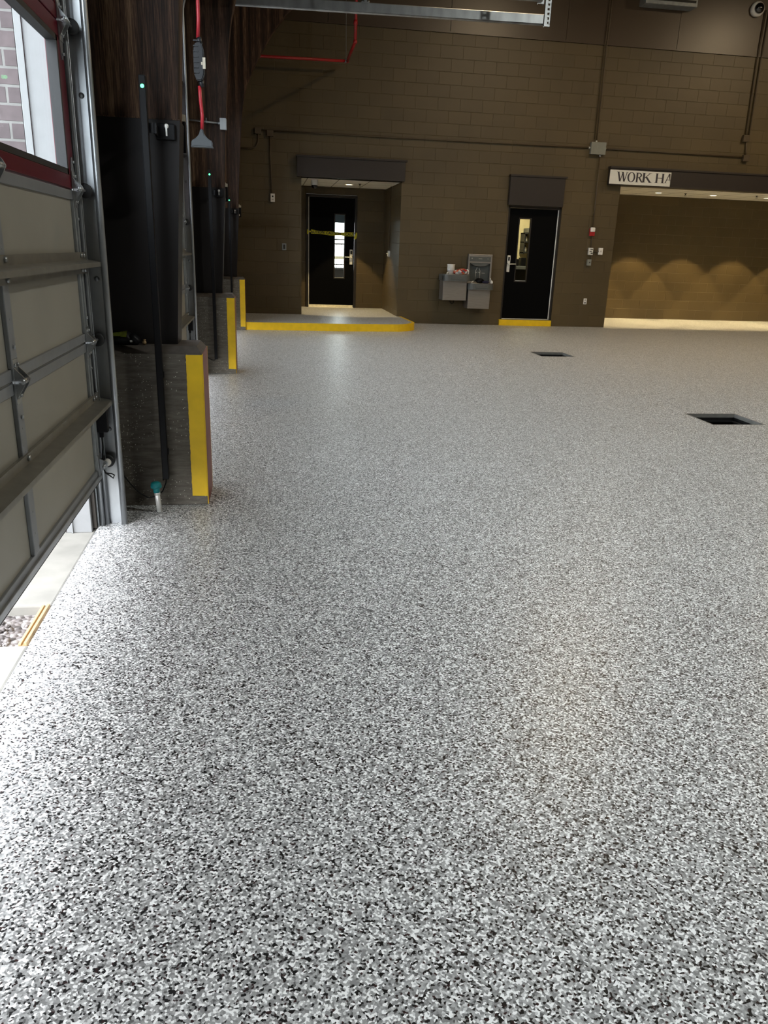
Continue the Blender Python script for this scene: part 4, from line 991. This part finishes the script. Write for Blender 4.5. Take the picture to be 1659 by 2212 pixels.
for x, lab in ((7.45, 'recessed corridor light hidden behind the left corner'), (8.78, 'leftmost recessed light visible in the corridor ceiling'), (10.11, 'middle recessed light visible in the corridor ceiling'), (11.45, 'rightmost recessed light in the corridor ceiling, at picture edge'), (12.8, 'recessed corridor light beyond the right edge of the picture')):
    downlight(x, 17.56, 2.825, lab, 300, 70, 'corridor ceiling lights')
def sprinkler(x, y, zc, label):
    root = thing('fire_sprinkler', (x, y, zc), label, 'sprinkler')
    b = MB(); b.lathe((x, y, zc), 'Z', [(0, .03), (-.006, .03), (-.010, .012), (-.03, .010)], 16).lathe((x, y, zc - .05), 'Z', [(0, .022), (-.003, .022)], 16).box((x - .014, y - .003, zc - .05), (x - .009, y + .003, zc - .02)).box((x + .009, y - .003, zc - .05), (x + .014, y + .003, zc - .02)); b.build('head', m_frame, root)
    return root
sprinkler(1.95, 16.85, 2.655, 'tiny sprinkler head beside the alcove ceiling light'); p = at(1481, 418, 'Z', 2.825); sprinkler(p.x, p.y, 2.825, 'tiny sprinkler head in corridor ceiling between left and middle lights'); p = at(1635, 423, 'Z', 2.825); sprinkler(p.x, p.y, 2.825, 'tiny sprinkler head in corridor ceiling near the right edge')

# sprinkler pipe
root = thing('sprinkler_pipe', (1.53, 15.6, 4.6), 'red fire sprinkler pipe high on the left of the back wall', 'pipe')
yp = 15.60; zp = at(750, 132, 'Y', yp).z; xp = at(750, 132, 'Y', yp).x; ye = 14.2
xe = at(770, 84, 'Z', zp).x
b = MB(); b.tube([(-.86, yp, zp - .03), (0, yp, zp - .02), (xp, yp, zp)], .024, 14); b.build('branch', m_red, root)
b = MB(); b.tube([(xp, yp, zp), (xe, ye, zp)], .024, 14); b.build('run', m_red, root)
b = MB(); b.tube([(xe, ye, zp), (xe + .01, ye, zp + 1.3), (xe + .01, ye, 5.95)], .024, 14).cyl((xe, ye, zp + .24), (xe, ye, zp + .30), .032, 14); b.build('riser', m_red, root)
b = MB(); b.blob((xp, yp, zp), .036, .036, .036, 2, 0).blob((xe, ye, zp), .036, .036, .036, 2, 0); b.build('elbow', m_red, root)
b = MB(); b.cyl((xp - .02, yp, zp + .02), (xp - .04, yp, 5.95), .004, 6).cyl((xp - .02, yp, zp - .026), (xp - .02, yp, zp + .03), .03, 12); b.build('hanger_rod', m_galvd, root)

# ================================================================== DRINKING FOUNTAIN
def basin_unit(x0, x1, zt_, zl, zb_, yf_, name):
    xc = (x0 + x1) / 2
    b = MB(); b.box((x0 + .02, yf_ + .09, zb_), (x1 - .06, BW, zl), .004); cab = b.build('cabinet', m_steel, fr)
    pr = []
    R_ = .12
    pr.append((x0, BW)); 
    for i in range(7): a_ = PI / 2 * i / 6; pr.append((x0 + R_ - R_ * math.cos(a_), yf_ + R_ - R_ * math.sin(a_)))
    for i in range(7): a_ = PI / 2 * i / 6; pr.append((x1 - R_ + R_ * math.sin(a_), yf_ + R_ - R_ * math.cos(a_)))
    pr.append((x1, BW))
    b = MB(); b.prism(pr, 'Z', zl, zt_); bs = b.build('apron', m_fgrey, fr)
    b = MB(); b.box((xc - .12, yf_ - .008, zl + .03), (xc + .14, yf_ + .004, zt_ - .025), .004); b.build('push_bar', m_fgrey, bs)
    ins = [(xc + (x - xc) * .9, BW - .03 if y > BW - .1 else yf_ + (y - yf_) * .86 + .03) for x, y in pr]
    b = MB(); b.prism(ins, 'Z', zt_ - .001, zt_ + .006); b.build('basin_top', m_steel, fr)
    b = MB(); b.tube([(x0 + .1, yf_ + .16, zt_), (x0 + .1, yf_ + .16, zt_ + .03), (x0 + .13, yf_ + .15, zt_ + .045)], .012, 10); b.build('bubbler', m_alu, fr)
fr = thing('drinking_fountain', (4.0, BW, .35), 'two level steel drinking fountain with bottle filler left of the black door', 'drinking fountain')
yfr = 15.45
basin_unit(3.485, 4.045, .985, .868, .495, yfr, 'a')
basin_unit(4.005, 4.535, .828, .715, .345, yfr, 'b')
bx0, bx1 = 4.055, 4.545; bz0, bz1 = .83, 1.385; yb_ = 15.80
b = MB(); nx0, nx1, nz0, nz1 = bx0 + .035, bx1 - .035, .86, 1.215
b.box((bx0, yb_, bz0), (nx0, BW, bz1), .004).box((nx1, yb_, bz0), (bx1, BW, bz1), .004).box((nx0, yb_, nz1), (nx1, BW, bz1), .004).box((nx0, yb_, bz0), (nx1, BW, nz0)); back = b.build('filler_frame', m_steel, fr)
b = MB(); b.box((nx0, BW - .02, nz0), (nx1, BW, nz1)); b.build('filler_recess', m_fdark, fr)
b = MB(); b.prism([(nx0, nz1), (nx1, nz1), (nx1 - .12, nz1 - .06), (nx0 + .12, nz1 - .06)], 'Y', yb_ + .01, BW - .02).cyl(((nx0 + nx1) / 2, yb_ + .03, nz1 - .02), ((nx0 + nx1) / 2, yb_ + .03, nz1 - .075), .014, 12); b.build('spout', m_fgrey, fr)
b = MB(); xc = (nx0 + nx1) / 2 - .02; yb2 = BW - .021
def bline(pts, r=.0045): b.tube([(xc + u, yb2, .90 + v) for u, v in pts], r, 6)
bline([(-.045, 0), (-.045, .17), (-.035, .19), (-.022, .205), (-.022, .235)]); bline([(.045, 0), (.045, .17), (.035, .19), (.022, .205), (.022, .235)]); bline([(-.045, .125), (-.01, .14)]); bline([(.045, .125), (.01, .14)])
b.build('bottle_symbol', m_sheet, fr)
b = MB(); b.box((bx0 + .02, yb_ - .004, 1.245), (bx1 - .03, yb_, 1.34), .003); b.build('header_plate', m_fgrey, back)
b = MB(); b.box((xc - .02, yb_ - .006, 1.292), (xc + .055, yb_ - .003, 1.303)).box((bx0 + .06, yb_ - .006, 1.295), (bx0 + .08, yb_ - .003, 1.312)).box((bx1 - .10, yb_ - .006, 1.293), (bx1 - .085, yb_ - .003, 1.305)).box((xc + .08, yb2 - .002, 1.02), (xc + .15, yb2, 1.028)); b.build('markings', m_inkg, back)
b = MB(); b.tube([(3.72, 15.8, .495), (3.72, 15.79, .45), (3.75, 15.78, .415), (3.79, 15.78, .43), (3.80, 15.8, .47), (3.79, 15.82, .495)], .006, 8); b.build('power_cord', m_black, fr)
b = MB(); b.box((3.486, 15.52, .89), (3.490, 15.56, .96)); b.build('vent_slot', m_black, fr)
# items left on it
zt1 = .991; p = at(974, 590, 'Y', 15.62)
root = thing('plastic_tub', (3.67, 15.66, zt1), 'white plastic tub standing on the left fountain basin', 'tub')
b = MB(); b.lathe((3.67, 15.66, zt1), 'Z', [(0, .065), (.17, .076), (.18, .080), (.192, .080), (.192, .074), (.19, .06)], 28)
b.build('body', m_white, root)
b = MB(); b.lathe((3.67, 15.66, zt1 + .05), 'Z', [(0, .0695), (.07, .0745)], 28); b.build('label_band', M('tub_label', (.55, .55, .55), .5, var=.3, vscale=60), root)
root = thing('plastic_bag', (3.88, 15.62, zt1), 'clear bag of red and orange items on left fountain basin', 'bag')
def bagmat():
    m, nt, b_ = newmat('bag_contents'); vo = node(nt, 'ShaderNodeTexVoronoi', i_Scale=22.0); nt.links.new(coords(nt), vo.inputs['Vector']); sc = nt.nodes.new('ShaderNodeSeparateColor'); nt.links.new(vo.outputs['Color'], sc.inputs['Color'])
    nt.links.new(ramp(nt, [(0, (.35, .02, .02, 1)), (.3, (.5, .12, .05, 1)), (.5, (.25, .25, .26, 1)), (.7, (.08, .08, .10, 1)), (.85, (.5, .48, .45, 1))], sc.outputs[0], 'CONSTANT'), b_.inputs['Base Color']); b_.inputs['Roughness'].default_value = .25; return m
b = MB(); b.blob((3.88, 15.62, zt1 + .045), .15, .09, .065, 4, .22, 12, squash=zt1 + .0005); b.build('contents', bagmat(), root)
b = MB(); b.blob((4.0, 15.60, zt1 + .05), .028, .03, .055, 3, .4, 14, squash=zt1 + .0005); b.build('twisted_end', m_white, root)
zt2 = .834
b = MB(); b.blob((4.27, 15.66, zt2 + .045), .085, .06, .055, 3, .25, 21, squash=zt2 + .0005); tag(own_origin(b.build('black_pouch', m_black), (4.27, 15.66, zt2)), 'black pouch standing on the right fountain basin', 'pouch')
b = MB(); b.blob((4.385, 15.60, zt2 + .02), .075, .055, .03, 3, .35, 22, squash=zt2 + .0005); tag(own_origin(b.build('work_gloves', M('navy_cloth', (.006, .006, .03), .8)), (4.41, 15.58, zt2)), 'dark blue work gloves lying on right fountain basin', 'gloves')
b = MB(); b.blob((4.487, 15.53, zt2 + .03), .022, .02, .035, 3, .4, 23, squash=zt2 + .0005).tube([(4.485, 15.56, zt2 + .05), (4.475, 15.56, zt2 + .085), (4.46, 15.56, zt2 + .105)], .006, 8); tag(own_origin(b.build('crumpled_paper', m_white), (4.485, 15.56, zt2)), 'small white crumpled wrapper at right end of fountain basin', 'paper')
b = MB(); b.blob((4.14, 15.55, zt2 + .004), .07, .035, .008, 3, .3, 24, squash=zt2 + .0005); tag(own_origin(b.build('paper_scrap', m_cream), (4.14, 15.55, zt2)), 'cream paper scrap on left part of right fountain basin', 'paper')

# ================================================================== HIGH BAY LAMPS
def high_bay(x, y, z, label, power, col):
    root = thing('high_bay_lamp', (x, y, z), label, 'lamp', 'high bay lamps over the garage floor')
    b = MB(); b.lathe((x, y, z), 'Z', [(0, .20), (.03, .205), (.06, .19), (.09, .12), (.16, .10), (.18, .04)], 32).cyl((x, y, z + .17), (x, y, z + .55), .008, 6); b.build('housing', m_black, root)
    b = MB(); b.lathe((x, y, z), 'Z', [(-.004, .17), (.001, .185)], 32); b.build('lens', m_lamp, root)
    l = bpy.data.lights.new('lamp_glow', 'AREA'); l.shape = 'DISK'; l.size = .34; l.energy = power; l.color = col
    o = bpy.data.objects.new('lamp_glow', l); C.objects.link(o); o.parent = root; o.location = (0, 0, -.02)
LP = 260
for x, y, k, c in ((5.2, 11.2, .60, (1.0, .77, .48)), (6.4, 1.7, 1.25, (.98, 1.0, .93)), (10.4, 5.5, .35, (1.0, .86, .66)), (11.0, 11.6, .75, (1.0, .77, .48))):
    high_bay(x, y, 6.6, 'round black high bay lamp hanging under the roof', LP * k, c)
# lamp in the store room
l = bpy.data.lights.new('store_lamp', 'AREA'); l.size = .5; l.energy = 75; l.color = (1, .86, .6); o = bpy.data.objects.new('store_lamp', l); C.objects.link(o); o.location = (5.4, 17.2, 2.76)

# ================================================================== SKY
w = bpy.data.worlds.new('world'); bpy.context.scene.world = w; w.use_nodes = True
nt = w.node_tree; bg = nt.nodes['Background']
tc = nt.nodes.new('ShaderNodeTexCoord'); nz = node(nt, 'ShaderNodeTexNoise', i_Scale=1.5, i_Detail=3.0); nt.links.new(tc.outputs['Generated'], nz.inputs['Vector'])
nt.links.new(ramp(nt, [(0.3, (.88, .93, 1.0, 1)), (0.7, (.98, .99, 1.0, 1))], nz.outputs['Fac']), bg.inputs['Color'])
bg.inputs['Strength'].default_value = 12.5

sc = bpy.context.scene
sc.view_settings.view_transform = 'Standard'; sc.view_settings.look = 'None'; sc.view_settings.gamma = 1.0; sc.view_settings.exposure = 0.0
sc.view_settings.use_curve_mapping = False
